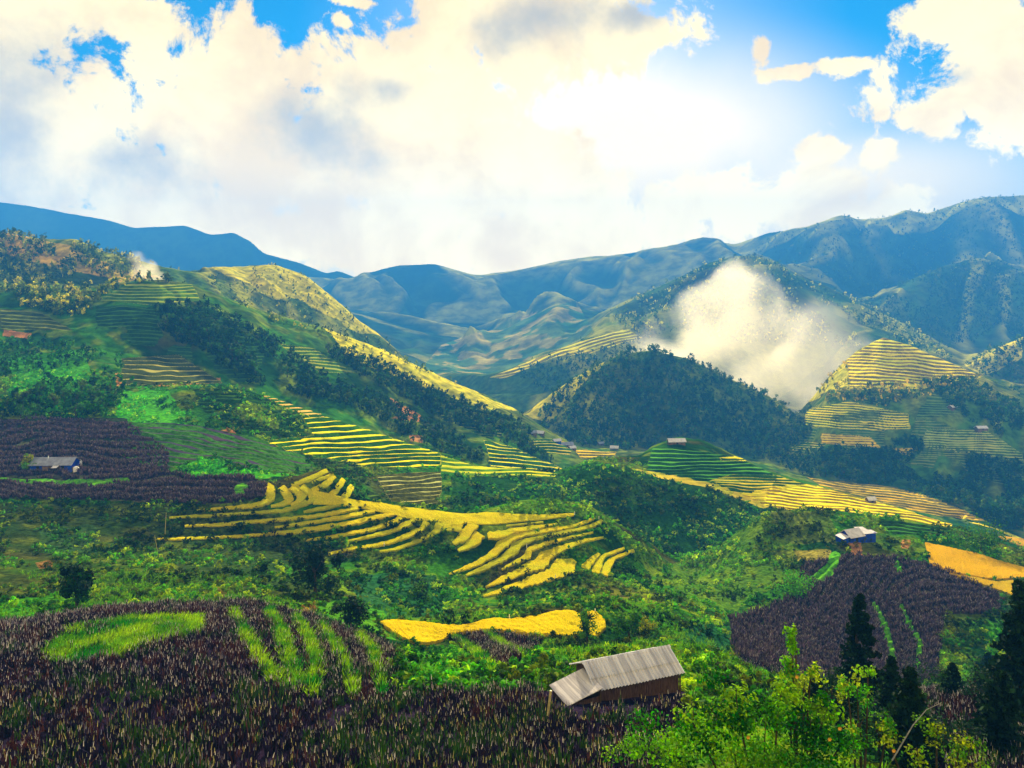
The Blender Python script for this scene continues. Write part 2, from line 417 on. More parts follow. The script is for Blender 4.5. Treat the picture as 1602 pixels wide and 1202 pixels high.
# ------------------------------------------------------------------ terrain: profile lines from the camera's feet to the far mountains
# every line is a real contour of the land: (photo column, photo row, depth in metres) read off along its length
LINES = [
 ('g0', [(-900, 'z-2.5', 1.5), (2500, 'z-2.5', 1.5)]),
 ('g1', [(-900, 'z-6.8', 8), (2500, 'z-6.8', 8)]),
 ('g2', [(-900, 'z-14.8', 20), (2500, 'z-15.5', 20)]),
 ('f0', [(-900, 1225, 35), (0, 1215, 36), (800, 1215, 36), (1150, 1225, 34), (1602, 1225, 36), (2500, 1225, 40)]),
 ('f1', [(-900, 1090, 47), (0, 1080, 48), (400, 1085, 48), (620, 1092, 50), (860, 1097, 48.5), (960, 1092, 49.5), (1060, 1082, 51), (1300, 1110, 53), (1602, 1105, 57), (2500, 1100, 60)]),
 ('f2', [(-900, 990, 70), (0, 1000, 66), (100, 985, 68), (330, 985, 70), (450, 1000, 68), (620, 1030, 68), (700, 1045, 70), (850, 1030, 70), (1000, 1015, 75), (1100, 1015, 80), (1200, 1060, 80), (1400, 1088, 76), (1602, 1088, 78), (2500, 1080, 80)]),
 ('f3', [(-900, 975, 90), (0, 985, 80), (60, 972, 80), (150, 957, 84), (250, 950, 88), (400, 948, 90), (480, 965, 92), (560, 990, 95), (620, 1008, 101), (680, 1011, 104), (760, 995, 105), (850, 998, 105), (950, 1000, 106), (1050, 1000, 110), (1150, 1040, 114), (1300, 1068, 120), (1450, 1078, 120), (1602, 1085, 120), (2500, 1080, 120)]),
 ('f4', [(-900, 940, 105), (0, 945, 105), (200, 935, 108), (400, 935, 110), (500, 945, 112), (600, 968, 114), (700, 976, 114), (800, 968, 114), (900, 956, 115), (950, 956, 117), (1050, 965, 126), (1150, 985, 140), (1300, 1010, 145), (1450, 1010, 144), (1602, 1025, 142), (2500, 1020, 142)]),
 ('f5', [(-900, 900, 130), (0, 900, 128), (200, 890, 135), (400, 890, 140), (500, 905, 142), (600, 935, 142), (700, 945, 145), (800, 945, 147), (900, 935, 150), (1000, 925, 165), (1060, 920, 178), (1150, 945, 172), (1200, 950, 165), (1300, 960, 160), (1450, 955, 160), (1602, 970, 158), (2500, 960, 158)]),
 ('f6', [(-900, 850, 165), (0, 845, 165), (200, 850, 170), (300, 850, 172), (500, 867, 173), (600, 874, 172), (680, 887, 170), (750, 932, 161), (820, 928, 162), (900, 908, 166), (1000, 885, 190), (1040, 880, 215), (1080, 888, 225), (1150, 880, 205), (1250, 885, 195), (1330, 868, 192), (1450, 890, 190), (1560, 932, 176), (1602, 940, 172), (2500, 930, 172)]),
 ('f7', [(-900, 780, 200), (0, 775, 198), (200, 772, 199), (350, 768, 199), (410, 758, 199), (440, 756, 200), (510, 735, 204), (540, 752, 202), (560, 783, 200), (600, 787, 199), (680, 799, 198), (730, 805, 198), (770, 799, 202), (800, 788, 206), (860, 782, 208), (920, 793, 208), (960, 820, 206), (1000, 845, 206), (1040, 868, 226), (1060, 874, 236), (1100, 865, 235), (1130, 850, 230), (1200, 806, 228), (1260, 797, 228), (1320, 803, 228), (1400, 812, 230), (1480, 826, 232), (1540, 842, 234), (1602, 862, 235), (2500, 880, 235)]),
 ('f8', [(-900, 700, 240), (0, 700, 240), (200, 700, 240), (380, 720, 235), (450, 742, 228), (520, 775, 225), (600, 805, 235), (680, 815, 238), (740, 818, 240), (860, 838, 245), (960, 852, 250), (1040, 872, 252), (1060, 877, 256), (1100, 880, 258), (1150, 872, 262), (1200, 870, 268), (1300, 880, 270), (1400, 890, 275), (1602, 930, 280), (2500, 940, 280)]),
 ('f9', [(-900, 655, 270), (0, 655, 270), (200, 655, 272), (300, 661, 274), (400, 680, 272), (480, 715, 270), (550, 733, 275), (620, 738, 284), (690, 736, 298), (760, 742, 308), (870, 742, 315), (930, 722, 318), (1000, 735, 320), (1060, 745, 322), (1120, 760, 322), (1200, 793, 322), (1300, 803, 326), (1400, 812, 330), (1480, 824, 335), (1602, 855, 340), (2500, 900, 340)]),
 ('f10', [(-900, 600, 320), (0, 600, 320), (150, 600, 325), (200, 608, 325), (300, 608, 325), (360, 606, 325), (420, 622, 328), (500, 650, 328), (600, 684, 330), (690, 714, 322), (760, 732, 332), (870, 738, 342), (930, 718, 342), (1000, 715, 360), (1030, 697, 375), (1060, 687, 385), (1100, 692, 385), (1140, 712, 382), (1200, 740, 375), (1260, 758, 372), (1300, 768, 370), (1400, 793, 365), (1480, 819, 360), (1602, 848, 365), (2500, 890, 365)]),
 ('f11', [(-900, 560, 380), (0, 560, 380), (150, 550, 390), (250, 575, 390), (350, 612, 385), (420, 640, 380), (500, 670, 390), (600, 703, 400), (690, 732, 410), (760, 742, 420), (870, 742, 440), (930, 742, 460), (1000, 735, 470), (1060, 735, 480), (1120, 740, 480), (1200, 765, 470), (1300, 793, 450), (1400, 815, 440), (1480, 838, 430), (1602, 875, 430), (2500, 920, 430)]),
 ('f12', [(-900, 500, 460), (0, 490, 460), (100, 500, 455), (180, 475, 470), (250, 468, 480), (330, 497, 480), (400, 540, 480), (470, 580, 480), (550, 620, 480), (620, 650, 490), (700, 685, 495), (755, 688, 500), (800, 701, 505), (870, 733, 510), (930, 728, 540), (1000, 718, 580), (1100, 708, 600), (1200, 728, 560), (1300, 763, 520), (1400, 787, 500), (1602, 842, 490), (2500, 900, 490)]),
 ('f13', [(-900, 440, 560), (0, 452, 540), (100, 460, 540), (150, 455, 540), (200, 443, 545), (250, 438, 550), (300, 445, 560), (350, 466, 580), (420, 490, 600), (500, 512, 620), (560, 533, 640), (620, 558, 640), (700, 596, 640), (760, 621, 640), (810, 645, 640), (850, 672, 620), (900, 702, 610), (960, 713, 620), (1050, 706, 640), (1190, 726, 600), (1300, 757, 560), (1400, 773, 540), (1500, 795, 525), (1602, 805, 520), (2500, 850, 520)]),
 ('f14', [(-900, 430, 680), (0, 440, 640), (100, 445, 640), (200, 452, 650), (300, 462, 680), (400, 500, 700), (500, 530, 720), (600, 575, 740), (700, 615, 760), (800, 660, 760), (850, 682, 760), (900, 697, 680), (1000, 702, 690), (1100, 706, 690), (1190, 723, 680), (1300, 752, 600), (1400, 762, 590), (1500, 775, 575), (1602, 790, 560), (2500, 830, 560)]),
 ('f15', [(-900, 370, 800), (0, 363, 760), (60, 374, 760), (120, 375, 760), (160, 393, 765), (200, 404, 770), (260, 420, 780), (310, 428, 790), (350, 445, 800), (400, 475, 800), (500, 522, 820), (600, 578, 850), (700, 622, 880), (800, 657, 860), (830, 641, 840), (870, 611, 840), (920, 580, 840), (970, 555, 845), (1020, 548, 850), (1080, 564, 850), (1130, 589, 850), (1180, 611, 850), (1225, 632, 848), (1250, 652, 820), (1300, 620, 720), (1400, 610, 700), (1500, 620, 680), (1602, 645, 680), (2500, 700, 680)]),
 ('f16', [(-900, 380, 1000), (0, 390, 950), (200, 420, 950), (270, 428, 930), (330, 421, 950), (380, 417, 960), (430, 414, 970), (480, 432, 970), (520, 465, 960), (560, 500, 950), (590, 522, 950), (620, 548, 950), (700, 628, 960), (800, 672, 980), (850, 662, 1000), (900, 622, 980), (1000, 575, 960), (1100, 595, 960), (1200, 640, 940), (1240, 654, 860), (1260, 636, 850), (1300, 587, 840), (1340, 550, 835), (1380, 529, 830), (1420, 540, 830), (1460, 560, 830), (1510, 580, 840), (1602, 612, 850), (2500, 700, 850)]),
 ('f17', [(-900, 410, 1200), (0, 410, 1200), (300, 440, 1150), (430, 440, 1150), (520, 490, 1150), (600, 562, 1150), (700, 622, 1120), (760, 624, 1080), (840, 617, 1060), (900, 602, 1050), (1000, 578, 1060), (1100, 602, 1060), (1200, 632, 1060), (1270, 645, 1060), (1340, 600, 1020), (1400, 562, 1000), (1460, 575, 1000), (1530, 592, 1020), (1602, 600, 1020), (2500, 700, 1020)]),
 ('f18', [(-900, 420, 1500), (0, 420, 1500), (300, 450, 1400), (430, 450, 1400), (520, 500, 1350), (600, 552, 1350), (680, 582, 1350), (760, 588, 1150), (800, 577, 1165), (840, 562, 1180), (900, 537, 1200), (940, 524, 1225), (980, 516, 1250), (1050, 492, 1300), (1110, 455, 1350), (1160, 440, 1380), (1250, 465, 1350), (1330, 502, 1350), (1400, 522, 1300), (1460, 545, 1250), (1510, 570, 1150), (1560, 545, 1120), (1602, 527, 1100), (2500, 480, 1100)]),
 ('f19', [(-900, 430, 2000), (0, 430, 2000), (430, 460, 1900), (520, 500, 1800), (600, 540, 1700), (680, 572, 1600), (760, 586, 1500), (840, 572, 1500), (900, 547, 1500), (950, 491, 1550), (1000, 464, 1600), (1050, 440, 1620), (1110, 411, 1650), (1150, 402, 1680), (1190, 403, 1680), (1240, 425, 1650), (1300, 452, 1600), (1340, 470, 1600), (1380, 490, 1580), (1430, 512, 1550), (1500, 552, 1500), (1602, 575, 1450), (2500, 560, 1450)]),
 ('f20', [(-900, 440, 2400), (0, 440, 2400), (430, 470, 2300), (520, 482, 2200), (600, 505, 2100), (680, 525, 2050), (760, 532, 2050), (800, 512, 2050), (870, 475, 2080), (950, 492, 2050), (1050, 455, 2050), (1110, 430, 2050), (1200, 420, 2050), (1300, 445, 1980), (1340, 474, 1850), (1370, 467, 1850), (1420, 440, 1880), (1480, 415, 1900), (1530, 404, 1900), (1570, 412, 1900), (1602, 428, 1900), (2500, 440, 1900)]),
 ('f21', [(-900, 440, 2700), (430, 470, 2600), (600, 490, 2400), (680, 505, 2350), (760, 505, 2350), (870, 482, 2350), (950, 485, 2300), (1110, 430, 2250), (1200, 420, 2200), (1300, 430, 2150), (1370, 475, 2080), (1420, 455, 2120), (1530, 425, 2150), (1602, 440, 2150), (2500, 440, 2150)]),
 ('f22', [(-900, 460, 2750), (0, 460, 2750), (430, 450, 2750), (480, 433, 2780), (540, 438, 2900), (580, 426, 2900), (620, 416, 2900), (680, 413, 2900), (720, 425, 2900), (745, 431, 2900), (800, 425, 2950), (850, 415, 2950), (900, 405, 2950), (960, 400, 2950), (1030, 390, 2950), (1100, 375, 2950), (1150, 383, 2900), (1200, 366, 2800), (1260, 359, 2700), (1318, 339, 2700), (1345, 345, 2700), (1390, 342, 2650), (1415, 329, 2600), (1450, 335, 2600), (1500, 318, 2550), (1540, 309, 2500), (1602, 306, 2500), (1750, 290, 2500), (2500, 330, 2500)]),
 ('f23', [(-900, 470, 2900), (480, 470, 2900), (600, 470, 3000), (1000, 430, 3050), (1602, 380, 2900), (2500, 400, 2900)]),
 ('f24', [(-900, 290, 3150), (0, 317, 3150), (60, 325, 3150), (100, 333, 3150), (170, 345, 3150), (210, 357, 3150), (290, 353, 3150), (330, 368, 3150), (365, 364, 3150), (392, 378, 3150), (412, 397, 3150), (470, 412, 3150), (510, 428, 3150), (530, 424, 3150), (560, 436, 3150), (620, 455, 3150), (1000, 450, 3150), (1602, 420, 3150), (2500, 420, 3150)]),
 ('f25', [(-900, 'z-100', 3600), (2500, 'z-100', 3600)]),
]
NL = len(LINES)
LI = {n: i for i, (n, _) in enumerate(LINES)}
pxs = np.unique(np.concatenate([np.linspace(-800, -40, 60), np.arange(-40, 1643, 1.5), np.linspace(1643, 2400, 60)]))
NC = len(pxs)
tc = (pxs - CX) / FP


def smooth1(a, k):
    q = np.pad(a, k, mode='edge')
    w = np.hanning(2 * k + 3)[1:-1]
    return np.convolve(q, w / w.sum(), 'valid')


ctlY = np.zeros((NL, NC))
ctlZ = np.zeros((NL, NC))
for i, (n, pts) in enumerate(LINES):
    xs = [p[0] for p in pts]
    Yv = np.interp(pxs, xs, [p[2] for p in pts])
    if isinstance(pts[0][1], str):
        zv = np.interp(pxs, xs, [float(p[1][1:]) for p in pts])
    else:
        yv = np.interp(pxs, xs, [p[1] for p in pts])
        yv = smooth1(yv, 6)
        Yv = smooth1(Yv, 14)
        zv = (HY - yv) / FP * Yv
    ctlY[i], ctlZ[i] = Yv, zv
for i in range(1, NL):
    ctlY[i] = np.maximum(ctlY[i], ctlY[i - 1] + 0.4)

# monotone cubic (pchip) through the lines, column by column
h = np.diff(ctlY, axis=0)
dl = np.diff(ctlZ, axis=0) / h
mm = np.zeros_like(ctlZ)
w1, w2 = 2 * h[1:] + h[:-1], h[1:] + 2 * h[:-1]
same = dl[1:] * dl[:-1] > 0
with np.errstate(divide='ignore', invalid='ignore'):
    mid = (w1 + w2) / (w1 / dl[:-1] + w2 / dl[1:])
mm[1:-1] = np.where(same, mid, 0)
mm[0], mm[-1] = dl[0], dl[-1]
rowsPy = HY - ctlZ / ctlY * FP
NSUB = []
for i in range(NL - 1):
    vis = (pxs > -20) & (pxs < 1620)
    span = np.percentile(np.abs(np.diff(rowsPy[i:i + 2, vis], axis=0)), 92)
    NSUB.append(int(np.clip(span * 0.85, 10, 130)))
NSUB[LI['f9']] = 105
NSUB[LI['f15']] = 80
Ys, Zs, LID, U = [], [], [], []
for i in range(NL - 1):
    u = np.arange(NSUB[i]) / NSUB[i]
    if i == NL - 2:
        u = np.linspace(0, 1, NSUB[i])
    u = u[:, None]
    h00, h10, h01, h11 = 2 * u**3 - 3 * u**2 + 1, u**3 - 2 * u**2 + u, -2 * u**3 + 3 * u**2, u**3 - u**2
    Zs.append(h00 * ctlZ[i] + h10 * h[i] * mm[i] + h01 * ctlZ[i + 1] + h11 * h[i] * mm[i + 1])
    Ys.append(ctlY[i] + u * h[i])
    LID += [i] * len(u)
    U += list(u[:, 0])
GY, GZ = np.concatenate(Ys), np.concatenate(Zs)
LID, U = np.array(LID), np.array(U)
NR = len(LID)
GX = GY * tc
print('terrain grid', NR, NC)

# relief: gullies and spurs running down the mountain faces, lumps on the near slopes
W = np.sin(np.pi * U)[:, None]
RID = np.full(GY.shape, 0.3, np.float32)
AZ = np.broadcast_to(tc, GY.shape)
for (a, b, amp, fr, sd) in (('f16', 'f17', 8, 14, 1), ('f17', 'f18', 14, 16, 2), ('f18', 'f19', 26, 14, 3), ('f19', 'f20', 40, 12, 4), ('f20', 'f21', 60, 12, 5),
                            ('f21', 'f22', 105, 12, 6), ('f13', 'f14', 4, 18, 7), ('f14', 'f15', 9, 16, 8), ('f15', 'f16', 9, 18, 9), ('f12', 'f13', 6, 17, 10), ('f11', 'f12', 4, 18, 11)):
    r = np.where((LID >= LI[a]) & (LID < LI[b]))[0]
    q = AZ[r] * fr + 0.9 * fbm(AZ[r] * 6, GY[r] / GY[r].mean() * 9, 3, sd + 20) * 2
    rid = 1 - np.sqrt((2 * fbm(q, GY[r] / GY[r].mean() * 3.2 + AZ[r] * 3, 3, sd) - 1) ** 2 + 0.012) * 2
    GZ[r] += amp * W[r] ** 1.6 * (rid - 0.45)
    RID[r] = rid
def spur(pts, width, height):
    P = np.array([((x - CX) / FP * Y, Y) for x, Y in pts])
    m = (GY > P[:, 1].min() - 3 * width) & (GY < P[:, 1].max() + 3 * width) & (np.abs(GX - P[:, 0].mean()) < np.ptp(P[:, 0]) + 4 * width)
    x, y = GX[m], GY[m]
    best = np.full(x.shape, 1e9)
    for a, b in zip(P[:-1], P[1:]):
        dd = b - a
        u = np.clip(((x - a[0]) * dd[0] + (y - a[1]) * dd[1]) / (dd @ dd), 0, 1)
        best = np.minimum(best, np.hypot(x - a[0] - u * dd[0], y - a[1] - u * dd[1]))
    k = np.exp(-best / width)
    GZ[m] += height * k * np.broadcast_to(W, GY.shape)[m]
    RID[m] = np.maximum(RID[m], k)


spur([(875, 2330), (800, 2080), (735, 1850)], 45, 55)
spur([(1000, 2580), (950, 2450), (880, 2400)], 55, 45)
spur([(1510, 2230), (1450, 2160), (1400, 2080)], 50, 45)
spur([(1290, 2340), (1240, 2240), (1180, 2150)], 55, 40)
spur([(1600, 2200), (1540, 2060)], 45, 40)
lump = fbm(GX / (0.05 * GY + 4), np.log(GY) * 22, 4, 3) - 0.5
GZ += lump * np.clip(GY * 0.006, 0.2, 9) * (0.25 + 0.75 * W)
GZ += (fbm(GX / (0.012 * GY + 0.6), np.log(GY) * 90, 3, 5) - 0.5) * np.clip(GY * 0.0025, 0.08, 4)
GP = HY - GZ / GY * FP                         # photo row of every terrain point
GPX = np.broadcast_to(pxs, GY.shape)
run = np.minimum.accumulate(GP, axis=0)
VIS = np.vstack([np.ones((1, NC), bool), GP[1:] <= run[:-1] + 1.0])

# ---------------------------------------------------------------- land cover
wx = (fbm(GPX / 26, GP / 16, 3, 40) - 0.5) * 16
wy = (fbm(GPX / 26, GP / 16, 3, 45) - 0.5) * 10
QX, QY = GPX + wx, GP + wy
QX1, QY1 = GPX + wx * 0.3, GP + wy * 0.25
col = np.zeros((NR, NC, 3), np.float32)
n_a = fbm(GX / (0.06 * GY + 3), np.log(GY) * 11, 4, 60)[..., None]
n_b = fbm(GX / (0.02 * GY + 2), np.log(GY) * 30, 4, 70)[..., None]
n_c = fbm(GX / (0.09 * GY + 3), np.log(GY) * 14, 3, 80)[..., None]


def lerp(a, b, f):
    return a * (1 - f) + b * f


def sstep(v, a, b):
    t = np.clip((v - a) / (b - a), 0, 1)
    return t * t * (3 - 2 * t)


DKG, MDG, OLV, BRN = np.array((0.008, 0.04, 0.008)), np.array((0.032, 0.145, 0.006)), np.array((0.15, 0.22, 0.006)), np.array((0.10, 0.06, 0.02))
col[:] = lerp(DKG, MDG, sstep(n_a, 0.3, 0.66))
col[:] = lerp(col, OLV, 0.75 * sstep(n_b, 0.48, 0.72))
col[:] = lerp(col, BRN, 0.45 * sstep(n_c, 0.6, 0.75))
farf = sstep(GY, 1300, 2200)[..., None]
col[:] = lerp(col, lerp(np.array((0.008, 0.035, 0.02)), np.array((0.03, 0.07, 0.02)), sstep(n_a, 0.3, 0.7)), farf)
col[:] = lerp(col, np.array((0.10, 0.115, 0.02)), (sstep(GY, 430, 800)[..., None] * (1 - farf) * 0.45))
# ridges get golden sunlight in their colour, gullies keep their woods
ridge_lit = (sstep(RID, 0.42, 0.86) * sstep(GY, 500, 900) * (0.55 + 0.45 * n_b[..., 0]))[..., None]
col[:] = lerp(col, np.array((0.50, 0.46, 0.03)), 0.85 * ridge_lit)
lit_tops = (np.isin(LID, [LI['f21']]) & (U > 0.72))[:, None] * sstep(n_a[..., 0], 0.40, 0.6)
col[:] = lerp(col, np.array((0.48, 0.46, 0.03)), (0.8 * lit_tops)[..., None])  # sunlight along the range crest, put into its colour
apron = inpoly(GPX, GP, [(640, 600), (690, 540), (800, 500), (900, 470), (930, 520), (760, 600)]) & (GY > 1300)
col[apron] = lerp(col[apron], lerp(np.array((0.05, 0.16, 0.05)), np.array((0.5, 0.38, 0.08)), sstep(n_b[apron], 0.5, 0.62)), 0.7)
tu = np.zeros((NR, NC), np.float32)
tm = np.zeros((NR, NC), np.float32)
tf = np.full((NR, NC), 0.5, np.float32)
gold = np.zeros((NR, NC, 3), np.float32)
purple = np.zeros((NR, NC), bool)
green = np.zeros((NR, NC), bool)
field = np.zeros((NR, NC), bool)
PURP, PURP2 = np.array((0.013, 0.009, 0.030)), np.array((0.026, 0.016, 0.040))


def zone(poly, y0, y1, warp=1):
    a, b = (QX, QY) if warp == 1 else (QX1, QY1)
    return inpoly(a, b, poly) & (GY > y0) & (GY < y1)


def paint(poly, y0, y1, c, c2=None, k=1.0, warp=1):
    m = zone(poly, y0, y1, warp)
    cc = np.array(c) if c2 is None else lerp(np.array(c), np.array(c2), n_b[m])
    col[m] = lerp(col[m], cc, k)
    return m


# dull meadows, bright vegetable plots, bare earth
paint([(60, 825), (150, 822), (160, 862), (70, 866)], 100, 230, (0.02, 0.10, 0.03))
paint([(270, 870), (470, 865), (480, 930), (300, 915)], 100, 190, (0.015, 0.07, 0.02), k=0.8)
paint([(545, 895), (680, 900), (700, 965), (560, 965)], 100, 175, (0.015, 0.085, 0.03), k=0.9)
paint([(1060, 985), (1140, 975), (1145, 1030), (1070, 1035)], 80, 150, (0.015, 0.085, 0.03), k=0.9)
paint([(15, 560), (130, 545), (150, 640), (20, 650)], 260, 420, (0.03, 0.22, 0.008), (0.07, 0.30, 0.01))
paint([(180, 612), (262, 612), (292, 664), (188, 660)], 240, 420, (0.04, 0.30, 0.008), (0.08, 0.36, 0.01))
paint([(262, 722), (330, 716), (420, 735), (470, 742), (380, 750), (300, 745)], 190, 280, (0.035, 0.26, 0.008), (0.07, 0.32, 0.01))
paint([(0, 940), (130, 925), (150, 960), (60, 985), (0, 1000)], 70, 120, (0.05, 0.24, 0.008), k=0.7)
paint([(420, 940), (600, 945), (620, 1000), (540, 985)], 85, 125, (0.06, 0.25, 0.008), k=0.7)
paint([(620, 1020), (860, 1010), (840, 1060), (620, 1090)], 45, 105, (0.05, 0.24, 0.008), k=0.75)
for p, y0, y1 in (([(180, 585), (197, 585), (197, 602), (182, 604)], 250, 420), ([(325, 674), (368, 672), (372, 688), (330, 688)], 200, 300),
                  ([(240, 598), (345, 592), (345, 600), (240, 605)], 250, 420), ([(608, 622), (660, 650), (655, 660), (612, 655), (630, 645)], 330, 620),
                  ([(5, 515), (50, 522), (45, 530), (5, 525)], 300, 520), ([(470, 955), (490, 952), (492, 972), (474, 972)], 80, 130), ([(335, 930), (355, 930), (352, 938), (336, 938)], 90, 130),
                  ([(1412, 845), (1425, 845), (1422, 860), (1410, 858)], 180, 260), ([(1318, 842), (1345, 845), (1350, 872), (1332, 872), (1330, 855)], 170, 240),
                  ([(640, 680), (665, 682), (660, 694), (642, 690)], 330, 520), ([(1145, 1010), (1168, 1000), (1172, 1050), (1150, 1058)], 90, 150),
                  ([(1270, 965), (1282, 965), (1278, 1000), (1268, 1000)], 110, 170), ([(55, 880), (85, 875), (80, 888), (60, 890)], 110, 160)):
    paint(p, y0, y1, (0.42, 0.14, 0.04), (0.5, 0.24, 0.09), 0.9, 0)
paint([(0, 362), (90, 378), (190, 420), (260, 436), (180, 440), (60, 410), (0, 395)], 560, 900, (0.70, 0.36, 0.05), (0.55, 0.40, 0.03), 0.85)  # orange earth of the left ridge, with sunlight mixed into its colour
paint([(1205, 862), (1300, 860), (1300, 876), (1220, 880)], 180, 230, (0.28, 0.24, 0.04), k=0.85, warp=0)
paint([(1180, 800), (1300, 800), (1310, 850), (1220, 850)], 190, 240, (0.14, 0.16, 0.03), k=0.5)
paint([(-100, 788), (420, 792), (480, 868), (540, 940), (300, 935), (-100, 940)], 110, 200, (0.02, 0.05, 0.010), (0.06, 0.06, 0.015), 0.6)
paint([(950, 490), (1000, 500), (1110, 450), (1240, 470), (1300, 560), (1200, 640), (1000, 540), (960, 520)], 1000, 1500, (0.05, 0.13, 0.02), (0.38, 0.36, 0.03), 0.9)  # slope behind the smoke: sunlit mottling put into the ground colour
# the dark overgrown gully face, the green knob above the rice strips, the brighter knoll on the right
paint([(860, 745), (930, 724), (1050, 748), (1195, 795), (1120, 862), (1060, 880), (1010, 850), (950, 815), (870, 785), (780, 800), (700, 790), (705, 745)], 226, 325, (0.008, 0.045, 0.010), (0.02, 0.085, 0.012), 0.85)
paint([(770, 805), (800, 786), (860, 780), (920, 792), (970, 828), (1040, 880), (1000, 880), (950, 820), (900, 803)], 180, 226, (0.06, 0.17, 0.010), (0.10, 0.20, 0.012), 0.8)
paint([(1045, 885), (1130, 848), (1200, 805), (1240, 850), (1250, 900), (1140, 960), (1060, 940)], 150, 235, (0.05, 0.16, 0.008), (0.12, 0.20, 0.010), 0.7)
# sunlit upper slopes of the ridges: golden sunlight put into the ground colour
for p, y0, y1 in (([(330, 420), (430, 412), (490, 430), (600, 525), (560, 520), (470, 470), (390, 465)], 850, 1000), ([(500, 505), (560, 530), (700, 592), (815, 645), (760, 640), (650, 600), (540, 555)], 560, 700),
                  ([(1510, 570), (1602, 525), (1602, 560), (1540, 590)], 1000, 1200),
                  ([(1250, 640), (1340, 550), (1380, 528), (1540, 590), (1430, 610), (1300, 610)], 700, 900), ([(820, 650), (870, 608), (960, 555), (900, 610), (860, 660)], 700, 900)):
    paint(p, y0, y1, (0.85, 0.66, 0.015), (0.45, 0.46, 0.02), 0.9)

